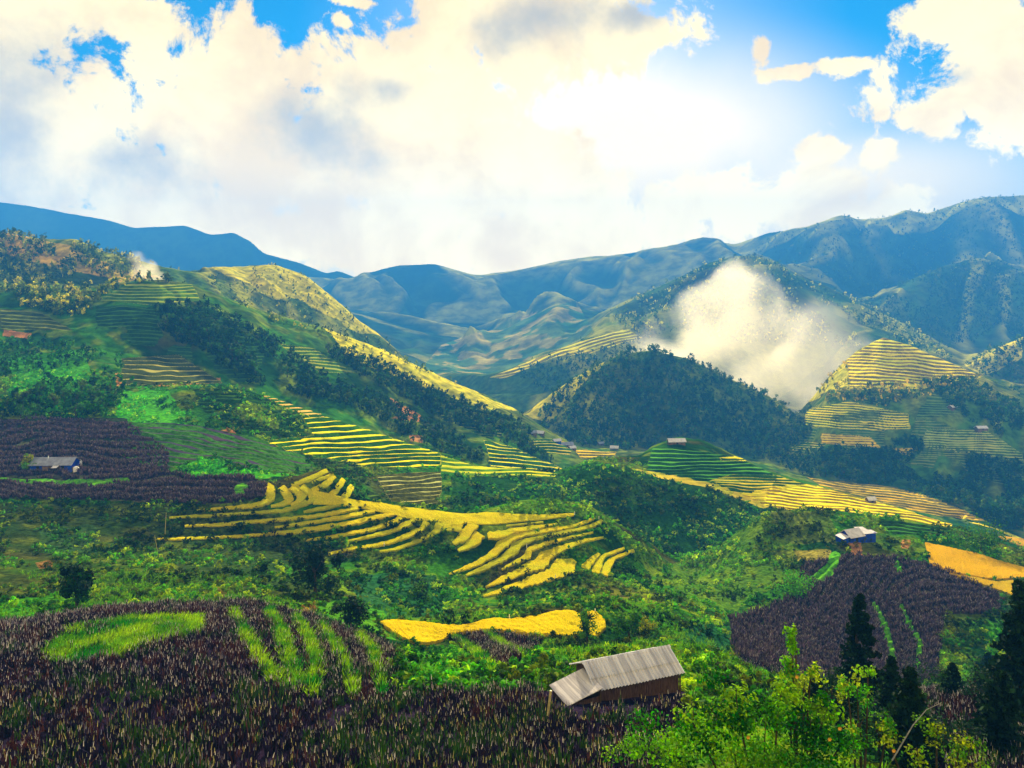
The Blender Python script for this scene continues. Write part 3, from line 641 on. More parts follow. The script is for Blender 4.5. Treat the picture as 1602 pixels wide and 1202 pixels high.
G1, G2, G3, LIME, GRN, PALE = (0.95, 0.76, 0.003), (0.95, 0.58, 0.004), (0.80, 0.55, 0.03), (0.42, 0.48, 0.01), (0.06, 0.24, 0.012), (0.55, 0.5, 0.14)
RG, RB, RD = (0.03, 0.12, 0.008), (0.12, 0.08, 0.03), (0.02, 0.07, 0.01)
SUB1, SUB2, SUB3 = (0.045, 0.12, 0.012), (0.018, 0.065, 0.012), (0.22, 0.24, 0.03)
TERR = [
 ([(1235, 660), (1330, 626), (1430, 645), (1602, 715), (1602, 765), (1400, 720), (1225, 708)], 520, 800, 0.05, 4.0, SUB3, (0.05, 0.13, 0.015), 0.5, 1.0),
 ([(1320, 605), (1440, 598), (1520, 640), (1440, 655), (1320, 632)], 640, 860, 0.05, 4.2, (0.16, 0.24, 0.03), (0.05, 0.12, 0.02), 0.5, 1.0),
 ([(150, 478), (330, 482), (430, 545), (380, 600), (280, 556), (150, 545)], 340, 540, 0.02, 6.0, SUB1, SUB2, 0.45, 0.9),
 ([(350, 600), (470, 640), (480, 690), (330, 665), (300, 610)], 270, 345, 0.03, 6.0, SUB1, SUB2, 0.45, 0.7),
 ([(470, 708), (570, 732), (600, 770), (620, 796), (560, 785), (500, 735)], 215, 300, -0.05, 6.5, (0.09, 0.16, 0.012), (0.03, 0.06, 0.012), 0.45, 0.7),
 ([(640, 600), (760, 640), (800, 690), (760, 688), (700, 660)], 400, 640, 0.06, 5.0, SUB3, SUB2, 0.4, 0.9),
 ([(1400, 745), (1602, 770), (1602, 830), (1480, 800)], 480, 600, 0.1, 4.5, (0.08, 0.17, 0.02), SUB2, 0.45, 1.0),
 # polygon, depth range, fall of the steps across the picture, step spacing, tread colour, riser colour, tread share, step height
 ([(470, 650), (505, 648), (560, 668), (640, 694), (695, 713), (700, 722), (682, 732), (570, 730), (470, 709), (422, 699), (420, 689), (490, 681)], 255, 345, -0.045, 7.6, G1, RG, 0.52, 0.9),
 ([(405, 618), (430, 622), (515, 650), (500, 656), (450, 640)], 300, 345, -0.03, 5.5, (0.75, 0.45, 0.10), RG, 0.6, 0.6),
 ([(588, 744), (690, 738), (692, 770), (676, 803), (620, 796), (602, 770)], 225, 310, -0.09, 6.3, PALE, (0.09, 0.10, 0.012), 0.42, 0.8),
 ([(690, 713), (740, 728), (872, 741), (870, 746), (760, 745), (690, 738)], 280, 345, 0.02, 7.0, (0.62, 0.56, 0.01), (0.10, 0.25, 0.01), 0.6, 0.6),
 ([(755, 688), (800, 699), (880, 733), (862, 742), (770, 741), (765, 720)], 420, 530, 0.10, 6.2, G1, RG, 0.5, 1.2),
 ([(826, 688), (880, 688), (897, 700), (893, 713), (850, 709), (830, 700)], 480, 640, 0.08, 4.2, (0.65, 0.48, 0.03), RG, 0.6, 1.2),
 ([(900, 704), (966, 699), (964, 713), (908, 718)], 480, 640, -0.02, 4.2, G2, (0.2, 0.17, 0.02), 0.7, 1.2),
 ([(1020, 700), (1060, 700), (1130, 712), (1150, 714), (1215, 745), (1195, 792), (1120, 762), (1050, 744), (1010, 735)], 315, 400, 0.02, 5.4, (0.09, 0.30, 0.02), (0.015, 0.075, 0.012), 0.55, 0.8),
 ([(1125, 716), (1150, 713), (1172, 722), (1130, 722)], 340, 400, 0.05, 6, G1, RG, 0.7, 0.5),
 ([(1110, 752), (1150, 742), (1215, 744), (1262, 758), (1200, 776), (1160, 778)], 315, 400, 0.03, 4.6, (0.72, 0.55, 0.02), RG, 0.55, 0.7),
 ([(1150, 775), (1215, 762), (1262, 757), (1300, 767), (1400, 793), (1490, 819), (1484, 828), (1380, 813), (1300, 808), (1215, 795)], 315, 400, 0.11, 4.6, G1, (0.45, 0.30, 0.015), 0.72, 0.6),
 ([(985, 733), (1050, 743), (1120, 758), (1205, 793), (1195, 796), (1110, 764), (1040, 750)], 312, 326, 0.2, 30, (0.78, 0.55, 0.03), (0.5, 0.5, 0.02), 0.8, 0.2),
 ([(1262, 746), (1330, 755), (1400, 763), (1462, 780), (1505, 798), (1545, 816), (1500, 811), (1440, 802), (1360, 786), (1290, 766)], 480, 600, 0.13, 3.7, G2, (0.25, 0.20, 0.02), 0.68, 1.2),
 ([(1500, 806), (1602, 842), (1602, 850), (1520, 818)], 420, 560, 0.3, 6, G1, RG, 0.6, 0.8),
 ([(1262, 640), (1330, 628), (1420, 648), (1424, 672), (1370, 673), (1255, 668)], 560, 800, 0.045, 3.8, G1, (0.10, 0.16, 0.015), 0.58, 1.2),
 ([(1285, 678), (1360, 684), (1378, 701), (1285, 693)], 560, 760, 0.05, 3.6, G2, (0.3, 0.2, 0.02), 0.75, 1.0),
 ([(1225, 706), (1260, 690), (1295, 695), (1280, 702)], 540, 760, 0.05, 3.6, (0.5, 0.42, 0.03), RG, 0.6, 1.0),
 ([(1395, 702), (1440, 700), (1420, 715)], 540, 760, 0.05, 3.6, G2, (0.3, 0.2, 0.02), 0.75, 1.0),
 ([(1450, 672), (1540, 672), (1600, 710), (1602, 724), (1500, 707), (1440, 700)], 520, 760, 0.06, 3.7, (0.42, 0.42, 0.07), (0.07, 0.15, 0.02), 0.5, 1.2),
 ([(1325, 560), (1380, 528), (1440, 545), (1540, 588), (1440, 600), (1330, 606)], 700, 900, 0.06, 5.0, G1, (0.28, 0.2, 0.02), 0.6, 1.5),
 ([(150, 470), (200, 444), (300, 444), (315, 470), (250, 478)], 430, 580, 0.0, 5.0, (0.30, 0.34, 0.02), (0.06, 0.15, 0.01), 0.55, 1.0),
 ([(190, 560), (280, 556), (350, 600), (190, 604)], 270, 440, 0.02, 6.5, (0.36, 0.32, 0.07), (0.05, 0.07, 0.012), 0.35, 0.9),
 ([(435, 538), (490, 545), (556, 584), (500, 582)], 380, 560, 0.10, 5.0, (0.40, 0.40, 0.03), (0.05, 0.14, 0.01), 0.5, 1.0),
 ([(0, 483), (60, 488), (115, 517), (0, 517)], 400, 560, 0.08, 5.5, (0.20, 0.22, 0.03), (0.06, 0.09, 0.01), 0.5, 0.9),
 ([(765, 590), (840, 561), (905, 535), (980, 514), (1005, 528), (930, 552), (865, 560), (790, 592)], 1040, 1300, -0.3, 5.0, G1, (0.35, 0.28, 0.02), 0.65, 2.0),
 ([(190, 660), (300, 664), (400, 684), (478, 715), (490, 735), (420, 742), (330, 716), (255, 735), (190, 720)], 215, 280, 0.16, 7.5, (0.060, 0.040, 0.070), (0.05, 0.17, 0.012), 0.5, 0.7),
 ([(0, 655), (200, 655), (200, 690), (0, 690)], 225, 280, -0.01, 9.0, (0.05, 0.03, 0.045), (0.03, 0.05, 0.02), 0.7, 0.6),
 ([(1380, 812), (1480, 826), (1500, 836), (1400, 836), (1370, 822)], 205, 250, 0.06, 5, (0.05, 0.2, 0.02), (0.02, 0.07, 0.015), 0.5, 0.5),
]
# purple-brown fields of dry stalks
PUR = [([(-900, 985), (60, 975), (150, 955), (260, 948), (400, 946), (480, 964), (560, 992), (615, 1020), (622, 1092), (760, 1085), (870, 1080), (1062, 1068), (1090, 1100), (1060, 1150), (1010, 1240), (-900, 1240)], 30, 100),
       ([(-900, 656), (60, 656), (200, 664), (262, 706), (262, 738), (300, 748), (392, 746), (418, 760), (412, 782), (330, 790), (120, 782), (-900, 782)], 190, 280),
       ([(1250, 884), (1330, 868), (1400, 872), (1480, 890), (1572, 936), (1556, 962), (1476, 962), (1465, 1068), (1380, 1068), (1205, 1058), (1150, 1040), (1140, 968), (1205, 950), (1252, 920)], 100, 200),
       ([(1430, 1075), (1640, 1075), (1900, 1240), (1480, 1240)], 34, 120),
       ([(698, 998), (740, 990), (800, 996), (850, 1006), (820, 1030), (790, 1052), (745, 1030)], 60, 110)]
for p, y0, y1 in PUR:
    m = paint(p, y0, y1, PURP, PURP2, 1.0, 0)
    purple |= m
rowph = np.zeros((NR, NC), np.float32)
m_ = purple & (GY > 185) & (GPX < 700)
rowph[m_] = ((GP - 0.02 * GPX + (fbm(GPX / 90, GP / 40, 2, 97) - 0.5) * 34) / 9.5)[m_]
m_ = purple & (GY > 115) & (GPX > 900)
rowph[m_] = ((GPX * 0.55 + GP * 0.75 - 0.0016 * (GPX - 1330) ** 2 + (fbm(GPX / 80, GP / 50, 2, 98) - 0.5) * 30) / 8.5)[m_]
rowf = rowph - np.floor(rowph)
m_ = purple & (rowph != 0) & (rowf > 0.56)
col[m_] = lerp(np.array((0.03, 0.085, 0.022)), np.array((0.10, 0.075, 0.06)), n_b[m_])
m_ = purple & (rowph != 0)
GZ[m_] += (0.35 * np.sin(rowf * 2 * np.pi))[m_]
STRIPS = [([(365, 962), (385, 1000), (405, 1040), (445, 1080)], (5, 7, 8, 6)), ([(420, 962), (440, 1000), (452, 1040), (466, 1080)], (6, 9, 9, 7)), ([(462, 972), (485, 1010), (492, 1050), (488, 1084)], (5, 8, 9, 8)),
          ([(500, 982), (525, 1020), (545, 1060), (552, 1088)], (4, 7, 7, 6)), ([(560, 1000), (585, 1030), (596, 1085)], (4, 6, 5)), ([(712, 998), (740, 1020), (770, 1050)], (3, 4, 4)), ([(760, 994), (790, 1015), (815, 1030)], (3, 4, 3)),
          ([(1368, 948), (1385, 985), (1396, 1035)], (5, 6, 6)), ([(1410, 952), (1425, 985), (1441, 1010), (1434, 1045)], (4, 5, 5, 5)), ([(1306, 872), (1300, 890), (1280, 905)], (9, 9, 8)), ([(1402, 880), (1408, 895)], (4, 4)),
          ([(0, 750), (120, 758), (200, 752)], (3, 6, 3)), ([(372, 770), (380, 762)], (9, 8))]
for pts, w in STRIPS:
    m = band(QX1, QY1, pts, w) & (GY < 285)
    col[m] = lerp(np.array((0.05, 0.27, 0.008)), np.array((0.13, 0.38, 0.012)), n_b[m])
    purple &= ~m
    green |= m
m = zone([(62, 1032), (112, 988), (200, 972), (312, 968), (318, 992), (230, 1014), (180, 1034), (90, 1044)], 40, 100, 0)
col[m] = lerp(np.array((0.07, 0.28, 0.008)), np.array((0.26, 0.36, 0.01)), n_b[m])
purple &= ~m
green |= m
for (poly, y0, y1, sl, sp, gc, rc, frac, amp) in TERR:
    sub = rc in (SUB2, (0.05, 0.13, 0.015), (0.05, 0.12, 0.02), (0.03, 0.06, 0.012))
    m = zone(poly, y0, y1, 1 if sub else 0)
    if sub:
        m[m] = fbm(GX[m] / (0.05 * GY[m]), np.log(GY[m]) * 14, 3, 140) > (0.38 if rc != SUB2 else 0.47)
    u = (GP - sl * (GPX - poly[0][0]) + (fbm(GPX / 75, GP / 30, 3, 90) - 0.5) * sp * 2.2) / sp
    nb = n_b[m]
    tu[m] = u[m]
    tm[m] = 1.0
    tf[m] = np.clip(frac * (0.45 + 1.1 * fbm(GPX[m] / 38, GP[m] / 9, 3, 93)), 0.12, 0.9)
    gold[m] = lerp(np.array(gc), np.array(gc) * np.array((0.82, 0.95, 1.0)), sstep(fbm(GPX[m] / 50, GP[m] / 14, 3, 95), 0.4, 0.6)[..., None])
    col[m] = lerp(np.array(rc), np.array(rc) * 0.7, nb)
    fr = u - np.floor(u)
    GZ[m] += (amp * (np.where(fr < frac, fr / frac, (1 - fr) / (1 - frac)) - 0.5))[m] * 0.8
    field |= m & (not sub)
field |= purple | green

# ---------------------------------------------------------------- the land as sheets, one per range of hills
CO = np.stack([GX, GY, GZ], -1)


def sheet(name, r0, r1, label, cat):
    n = r1 - r0
    idx = np.arange(n * NC).reshape(n, NC)
    f = np.stack([idx[:-1, :-1], idx[:-1, 1:], idx[1:, 1:], idx[1:, :-1]], -1).reshape(-1, 4)
    s = slice(r0, r1)
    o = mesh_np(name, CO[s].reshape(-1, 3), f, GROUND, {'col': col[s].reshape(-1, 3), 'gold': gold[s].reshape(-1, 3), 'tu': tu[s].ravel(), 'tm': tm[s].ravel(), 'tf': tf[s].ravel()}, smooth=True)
    return tag(o, label, cat, kind='structure')


def row_of(n):
    return int(np.where(LID == LI[n])[0][0])


cuts = [0, row_of('f8'), row_of('f11'), row_of('f14'), row_of('f17'), row_of('f20'), row_of('f23'), NR - 1]
NAMES = [('ground', 'near hillside of dry stalk fields and green scrub falling away from the viewer', 'hillside'),
         ('hill_terraced', 'terraced spur behind the golden fields with a dark green gully on its face', 'hill'),
         ('hill_wooded', 'long green hill sloping down from the left with dark trees on it', 'hill'),
         ('hill_round', 'round wooded hill in the valley and the terraced hill to its right', 'hill'),
         ('hill_sunlit', 'sunlit ridge and peak rising behind the drifting smoke', 'hill'),
         ('mountain', 'blue mountain range closing the valley under the bright sky', 'mountain'),
         ('mountain_distant', 'flat blue mountain under the clouds on the far left', 'mountain')]
for k, (n, l, c) in enumerate(NAMES):
    sheet(n, cuts[k], cuts[k + 1] + 1, l, c)


def pick(px, py, ymin=0.0):
    """the first point of the land met by the sight line through a photo pixel"""
    j = int(np.clip(np.searchsorted(pxs, px), 1, NC - 1))
    f = (px - pxs[j - 1]) / (pxs[j] - pxs[j - 1])
    yv = GY[:, j - 1] * (1 - f) + GY[:, j] * f
    zv = GZ[:, j - 1] * (1 - f) + GZ[:, j] * f
    p = HY - zv / yv * FP
    ok = np.where((p <= py) & (yv > ymin))[0]
    i = int(ok[0]) if len(ok) else NR - 1
    if i > 0 and p[i - 1] > py:
        g = (p[i - 1] - py) / (p[i - 1] - p[i])
        Y, Z = yv[i - 1] + g * (yv[i] - yv[i - 1]), zv[i - 1] + g * (zv[i] - zv[i - 1])
    else:
        Y, Z = yv[i], zv[i]
    return np.array(((px - CX) / FP * Y, Y, Z))


def ground_z(x, y):
    px = CX + x / y * FP
    j = int(np.clip(np.searchsorted(pxs, px), 1, NC - 1))
    return float(np.interp(y, GY[:, j], GZ[:, j]))


# ------------------------------------------------------------------ plants: clouds of leaf-sized faces
QF = np.array([[0, 1, 2, 3]])


def leaf_cloud(cen, rads, n, size, cols, seed=0, up=0.35, power=0.5, jitter=0.35, lobes=0):
    """cen (N,3), rads (N,3), n leaves each -> verts, quads, colours"""
    g = np.random.default_rng(seed)
    N = len(cen)
    d = g.normal(size=(N, n, 3))
    d /= np.linalg.norm(d, axis=-1, keepdims=True)
    r = g.random((N, n, 1)) ** power
    off = d * r
    if lobes:
        lc = g.normal(size=(N, lobes, 3))
        lc /= np.linalg.norm(lc, axis=-1, keepdims=True)
        lc *= 0.62
        lc[..., 2] = np.clip(lc[..., 2], -0.45, 0.7)
        pickl = g.integers(0, lobes, (N, n))
        off = np.take_along_axis(lc, pickl[..., None].repeat(3, -1), 1) + off * (0.34 + 0.22 * g.random((N, n, 1)))
    p = cen[:, None] + off * rads[:, None]
    nrm = d * 0.6 + g.normal(size=(N, n, 3)) * 0.55 + np.array((0, 0, up))
    nrm /= np.linalg.norm(nrm, axis=-1, keepdims=True) + 1e-9
    a = np.cross(nrm, g.normal(size=(N, n, 3)))
    a /= np.linalg.norm(a, axis=-1, keepdims=True) + 1e-9
    b = np.cross(nrm, a)
    s = (np.asarray(size).reshape(-1, 1, 1) * (0.6 + 0.8 * g.random((N, n, 1))))
    a, b = a * s, b * s * 0.62
    v = np.stack([p - a, p - b * 0.9, p + a, p + b * 0.9], 2).reshape(-1, 3)
    f = np.arange(len(v)).reshape(-1, 4)
    c = cols[:, None] * (1 + jitter * (g.random((N, n, 1)) - 0.5) * 2)
    c = np.repeat(c.reshape(-1, 3), 4, 0)
    return v, f, c


def blades(base, h, n, w, cols, tip, seed=0, lean=0.35, spread=0.15, tipshare=1.0, tipat=0.6):
    """upright blades: base (N,3), height (N,), n blades each: two stacked quads, the upper one in the tip colour"""
    g = np.random.default_rng(seed)
    N = len(base)
    th = g.random((N, n)) * 2 * np.pi
    dr = np.stack([np.cos(th), np.sin(th), np.zeros_like(th)], -1)
    hh = (h[:, None] * (0.65 + 0.5 * g.random((N, n))))[..., None]
    b = base[:, None] + dr * spread * g.random((N, n, 1)) * hh
    ln = dr * lean * hh * g.random((N, n, 1))
    m = b + ln * tipat * 0.6 + np.array((0, 0, 1)) * hh * tipat
    t = b + ln + np.array((0, 0, 1)) * hh
    fa = g.random((N, n)) * np.pi
    sd = np.stack([np.cos(fa), np.sin(fa), np.zeros_like(fa)], -1) * (np.asarray(w).reshape(-1, 1, 1))
    v = np.stack([b - sd, b + sd, m + sd * 0.8, m - sd * 0.8, m - sd * 0.8, m + sd * 0.8, t + sd * 0.35, t - sd * 0.35], 2).reshape(-1, 3)
    f = np.arange(len(v)).reshape(-1, 4)
    c0 = np.repeat(cols[:, None], n, 1)
    tp = np.where((g.random((N, n, 1)) < tipshare), tip[:, None], c0)
    jit = 0.6 + 0.8 * g.random((N, n, 1))
    c = np.stack([c0 * 0.8, c0 * 0.8, c0, c0, tp * jit, tp * jit, tp * jit, tp * jit], 2).reshape(-1, 3)
    return v, f, c


def merge(parts):
    V, F, C, o = [], [], [], 0
    for v, f, c in parts:
        V.append(v)
        F.append(f + o)
        C.append(c)
        o += len(v)
    return np.concatenate(V), np.concatenate(F), np.concatenate(C)


# area of every terrain cell as the viewer sees it, used to spread plants
dpx = np.gradient(pxs)[None, :]
dpy = np.abs(np.gradient(GP, axis=0))
inview = (GPX > -60) & (GPX < 1662)


AREA_V = np.clip(dpy, 0.15, 3.0) * dpx
AREA_G = np.gradient(GY, axis=0) * GY / FP * dpx


def scatter(mask, n, seed, metric='view', near=False):
    g = np.random.default_rng(seed)
    ids = np.flatnonzero(mask & VIS & inview if metric == 'view' else mask & inview)
    if not len(ids):
        return np.zeros((0, 3)), np.zeros(0, int)
    c = np.cumsum((AREA_V if metric == 'view' else AREA_G).ravel()[ids])
    k = ids[np.clip(np.searchsorted(c, g.random(n) * c[-1]), 0, len(ids) - 1)]
    i, j = np.unravel_index(np.clip(k, 0, NR * NC - 1), (NR, NC))
    i2, j2 = np.minimum(i + 1, NR - 1), np.minimum(j + 1, NC - 1)
    a, b = g.random((n, 1)), g.random((n, 1))
    p = (CO[i, j] * (1 - a) + CO[i2, j] * a) * (1 - b) + (CO[i, j2] * (1 - a) + CO[i2, j2] * a) * b
    return p, k


def greens(n, seed, dark=(0.012, 0.05, 0.008), mid=(0.04, 0.14, 0.01), lite=(0.13, 0.20, 0.012), share=(0.45, 0.38)):
    g = np.random.default_rng(seed)
    r = g.random(n)
    c = np.where((r < share[0])[:, None], dark, np.where((r < share[0] + share[1])[:, None], mid, lite)).astype(float)
    return c * (0.75 + 0.5 * g.random((n, 1)))


# ---- woods
WOODS = [  # polygon, depth range, how many, height in metres, dark / mid / light colours
 ('central', [(838, 655), (870, 608), (920, 577), (970, 551), (1020, 544), (1080, 561), (1130, 586), (1180, 608), (1230, 630), (1245, 652), (1195, 724), (1100, 708), (1000, 706), (900, 699), (855, 684)], 640, 870, 1700, 8.5, (0.012, 0.045, 0.016), (0.025, 0.085, 0.018), (0.07, 0.12, 0.02)),
 ('left', [(235, 480), (330, 478), (430, 535), (520, 600), (600, 622), (700, 678), (765, 722), (768, 742), (700, 715), (640, 690), (560, 640), (480, 622), (380, 602), (330, 560), (255, 525)], 345, 640, 900, 6.5, (0.008, 0.035, 0.012), (0.02, 0.07, 0.012), (0.05, 0.11, 0.015)),
 ('left', [(480, 545), (580, 560), (700, 622), (815, 655), (838, 690), (870, 735), (775, 690), (700, 660), (600, 610)], 400, 660, 700, 6.5, (0.01, 0.04, 0.012), (0.025, 0.085, 0.012), (0.09, 0.14, 0.015)),
 ('left', [(0, 535), (90, 540), (190, 560), (205, 620), (160, 660), (0, 660)], 265, 420, 330, 5.0, (0.012, 0.06, 0.01), (0.03, 0.15, 0.01), (0.06, 0.22, 0.012)),
 ('left', [(0, 360), (120, 372), (260, 418), (350, 440), (300, 446), (190, 450), (120, 500), (0, 480)], 430, 900, 900, 7.0, (0.03, 0.07, 0.012), (0.16, 0.22, 0.012), (0.60, 0.56, 0.015)),  # leaf colours carry the golden sunlight on the left ridge
 ('left', [(330, 420), (430, 413), (490, 432), (590, 522), (800, 640), (700, 600), (560, 545), (420, 500), (330, 460)], 560, 1000, 330, 5.0, (0.03, 0.07, 0.015), (0.14, 0.22, 0.012), (0.56, 0.54, 0.015)),  # sunlight on the hump put into these yellow leaf colours
 ('right', [(1190, 722), (1215, 690), (1240, 650), (1275, 640), (1262, 690), (1225, 715)], 540, 860, 200, 8.0, (0.02, 0.06, 0.015), (0.05, 0.11, 0.015), (0.12, 0.16, 0.02)),
 ('right', [(1200, 722), (1290, 705), (1390, 705), (1410, 745), (1390, 765), (1260, 745)], 500, 740, 420, 7.5, (0.01, 0.04, 0.016), (0.02, 0.075, 0.018), (0.05, 0.11, 0.02)),
 ('right', [(1395, 690), (1470, 705), (1602, 730), (1602, 850), (1520, 800), (1440, 775), (1400, 745)], 500, 740, 800, 7.5, (0.01, 0.045, 0.016), (0.025, 0.085, 0.018), (0.07, 0.13, 0.02)),
 ('right', [(1440, 600), (1540, 595), (1602, 615), (1602, 705), (1550, 680), (1510, 655)], 620, 870, 330, 7.5, (0.012, 0.05, 0.02), (0.03, 0.09, 0.02), (0.1, 0.14, 0.02)),
 ('right', [(1260, 600), (1340, 548), (1440, 560), (1540, 590), (1420, 640), (1300, 640)], 680, 860, 300, 6.0, (0.05, 0.10, 0.015), (0.24, 0.22, 0.012), (0.62, 0.46, 0.015)),  # golden light of the terraced hilltop mixed into the leaf colours
 ('mountain', [(945, 492), (1050, 438), (1110, 408), (1190, 400), (1340, 466), (1510, 556), (1450, 580), (1330, 545), (1250, 540), (1150, 540), (1060, 520), (1000, 535)], 1040, 1720, 1900, 9.5, (0.02, 0.06, 0.016), (0.10, 0.17, 0.015), (0.50, 0.48, 0.02)),  # peak woods with sunlight put into their pale leaf tone
 ('mountain', [(1345, 472), (1420, 438), (1530, 402), (1602, 425), (1602, 580), (1500, 560), (1420, 512)], 1300, 1950, 1300, 10.0, (0.015, 0.05, 0.018), (0.04, 0.09, 0.018), (0.12, 0.14, 0.02)),
 ('mountain', [(1510, 572), (1560, 545), (1602, 526), (1602, 606), (1540, 590)], 1000, 1200, 130, 9.0, (0.02, 0.07, 0.012), (0.06, 0.13, 0.012), (0.2, 0.2, 0.02)),
 ('mountain', [(800, 580), (900, 535), (1000, 510), (1010, 560), (930, 570), (850, 615)], 1030, 1300, 260, 8.0, (0.015, 0.06, 0.016), (0.04, 0.1, 0.015), (0.1, 0.14, 0.02)),
 ('mountain', [(1150, 385), (1330, 338), (1540, 306), (1602, 304), (1602, 430), (1530, 402), (1360, 470), (1200, 402)], 2000, 2700, 1100, 11.0, (0.02, 0.055, 0.02), (0.05, 0.09, 0.02), (0.13, 0.14, 0.025)),
]
wood_parts = {'central': [], 'left': [], 'right': [], 'mountain': []}
singles = []                                   # trees near enough to stand as trees of their own
for k, (nm, poly, y0, y1, n, ht, c1, c2, c3) in enumerate(WOODS):
    msk = zone(poly, y0, y1, 1)
    msk &= ~field
    msk[msk] = fbm(GX[msk] / (0.05 * GY[msk] + 4), np.log(GY[msk]) * 12, 3, 300 + k) > (0.1 if nm == 'central' else 0.36)
    p, kk = scatter(msk, int(n * 1.6), 100 + k)
    if not len(p):
        continue
    g = np.random.default_rng(500 + k)
    H = ht * 0.78 * (0.45 + 1.15 * g.random(len(p)) ** 2.2)
    cl = greens(len(p), 700 + k, c1, c2, c3)
    keep = np.ones(len(p), bool)
    if nm in ('left', 'right', 'central') and y1 < 880:
        app = H / p[:, 1]
        q = {'left': 28, 'right': 10, 'central': 26}[nm]
        big = np.argsort(-app)[:q]
        for b in big:
            singles.append((nm, p[b], H[b]))
        keep[big] = False
    p, H, cl = p[keep], H[keep], cl[keep]
    rx = H * (0.30 + 0.14 * g.random(len(p)))
    cen = p + np.array((0, 0, 1)) * (H * 0.52)[:, None]
    nl = 46 if y1 < 1000 else 26
    wood_parts[nm].append(leaf_cloud(cen, np.stack([rx, rx, H * 0.5], -1), nl, rx * (0.30 if nl == 46 else 0.40), cl, 900 + k, lobes=4))
for nm, (on, lb) in {'central': ('forest', 'dense dark forest covering the round hill in the valley'), 'left': ('forest', 'dark woods and scrub running down the long left hillside'),
                     'right': ('forest', 'mixed woods around the terraces of the right-hand hill'), 'mountain': ('forest', 'far woods on the sunlit ridges and blue mountains')}.items():
    v, f, c = merge(wood_parts[nm])
    tag(mesh_np(on, v, f, LEAF, {'col': c}), lb, 'forest', kind='stuff')

# ---- dry stalk fields
pp = []
fg = (purple | (green & (fbm(GPX / 9, GP / 6, 3, 170) > 0.60))) & (GY < 118)
p, kk = scatter(fg, 25000, 11, 'area')
p = p[fbm(p[:, 0] / 1.6, p[:, 1] / 1.6, 3, 33) + 0.25 * R.random(len(p)) > 0.42]
px_ = CX + p[:, 0] / p[:, 1] * FP
g = np.random.default_rng(12)
hgt = (0.55 + 0.55 * g.random(len(p))) * (0.6 + 0.8 * fbm(p[:, 0] / 3.5, p[:, 1] / 3.5, 2, 36))
rowk = np.round((p[:, 0] * 0.5 + p[:, 1] * 0.86) / 0.75) * 0.75 - (p[:, 0] * 0.5 + p[:, 1] * 0.86)
p[:, 0] += rowk * 0.5 * 0.6
p[:, 1] += rowk * 0.86 * 0.6
c0 = np.array((0.018, 0.012, 0.042)) * (0.5 + 0.9 * g.random((len(p), 1)))
warm = (g.random(len(p)) < 0.10)[:, None]
c0 = np.where(warm, np.array((0.10, 0.035, 0.035)), c0)
c0 = np.where((g.random(len(p)) < 0.05)[:, None], np.array((0.05, 0.12, 0.015)), c0)
weed = fbm(p[:, 0] / 2.6, p[:, 1] / 2.6, 3, 180)[:, None] + 0.006 * np.clip(50 - p[:, 1:2], -10, 14)
c0 = np.where((weed > 0.60) & (g.random((len(p), 1)) < 0.6), np.array((0.035, 0.095, 0.014)), c0)
c0 = np.where((weed < 0.38) & (g.random((len(p), 1)) < 0.5), np.array((0.075, 0.026, 0.034)), c0)
tipc = np.where((g.random(len(p)) < 0.5)[:, None], np.array((0.56, 0.52, 0.62)), np.array((0.20, 0.17, 0.24)))
tipc = np.where((p[:, 1] < 47)[:, None] & (g.random(len(p)) < 0.4)[:, None], np.array((0.42, 0.38, 0.20)), tipc)
ca, sa = math.cos(-0.375), math.sin(-0.375)
lx, ly = (p[:, 0] - 4.6) * ca - (p[:, 1] - 50) * sa, (p[:, 0] - 4.6) * sa + (p[:, 1] - 50) * ca
ok = ~((lx > -3) & (lx < 7.2) & (ly > -4.4) & (ly < 3))           # the hut stands in a clearing
p, hgt, c0, tipc = p[ok], hgt[ok], c0[ok], tipc[ok]
pp.append(blades(p, hgt, 2, 0.024, c0, tipc, 13, 0.14, 0.25, 0.8, 0.76))
pp.append(blades(p, hgt * 0.7, 5, 0.034, c0, c0 * 0.9, 14, 0.7, 0.25))
v, f, c = merge(pp)
tag(mesh_np('dry_stalks', v, f, STALK, {'col': c}), 'dark purple field of dried maize stalks with pale tips in the foreground', 'crop field', kind='stuff')
p, kk = scatter(purple & (GY >= 118) & (GY < 205) & (rowf < 0.56), 9000, 15)
g = np.random.default_rng(16)
hgt = 0.6 + 0.5 * g.random(len(p))
c0 = np.array((0.060, 0.040, 0.075)) * (0.5 + 1.0 * g.random((len(p), 1)))
pp = [blades(p, hgt, 4, 0.13, c0, np.array((0.13, 0.11, 0.13)) + c0 * 0, 17, 0.7, 0.4, 0.4)]
v, f, c = merge(pp)
tag(mesh_np('dry_stalks', v, f, STALK, {'col': c}), 'dark mound of dried stalks below the small right-hand farmhouse', 'crop field', kind='stuff')
p, kk = scatter(purple & (GY >= 185) & (GY < 285) & (GPX < 700) & (rowf < 0.56), 7000, 18)
g = np.random.default_rng(19)
hgt = 0.6 + 0.6 * g.random(len(p))
c0 = np.array((0.070, 0.044, 0.080)) * (0.5 + 1.0 * g.random((len(p), 1)))
pp = [blades(p, hgt, 4, 0.16, c0, np.array((0.14, 0.11, 0.12)) + c0 * 0, 20, 0.7, 0.4, 0.4)]
v, f, c = merge(pp)
tag(mesh_np('dry_stalks', v, f, STALK, {'col': c}), 'dark purple shelf of dried stalks around the blue farmhouse', 'crop field', kind='stuff')


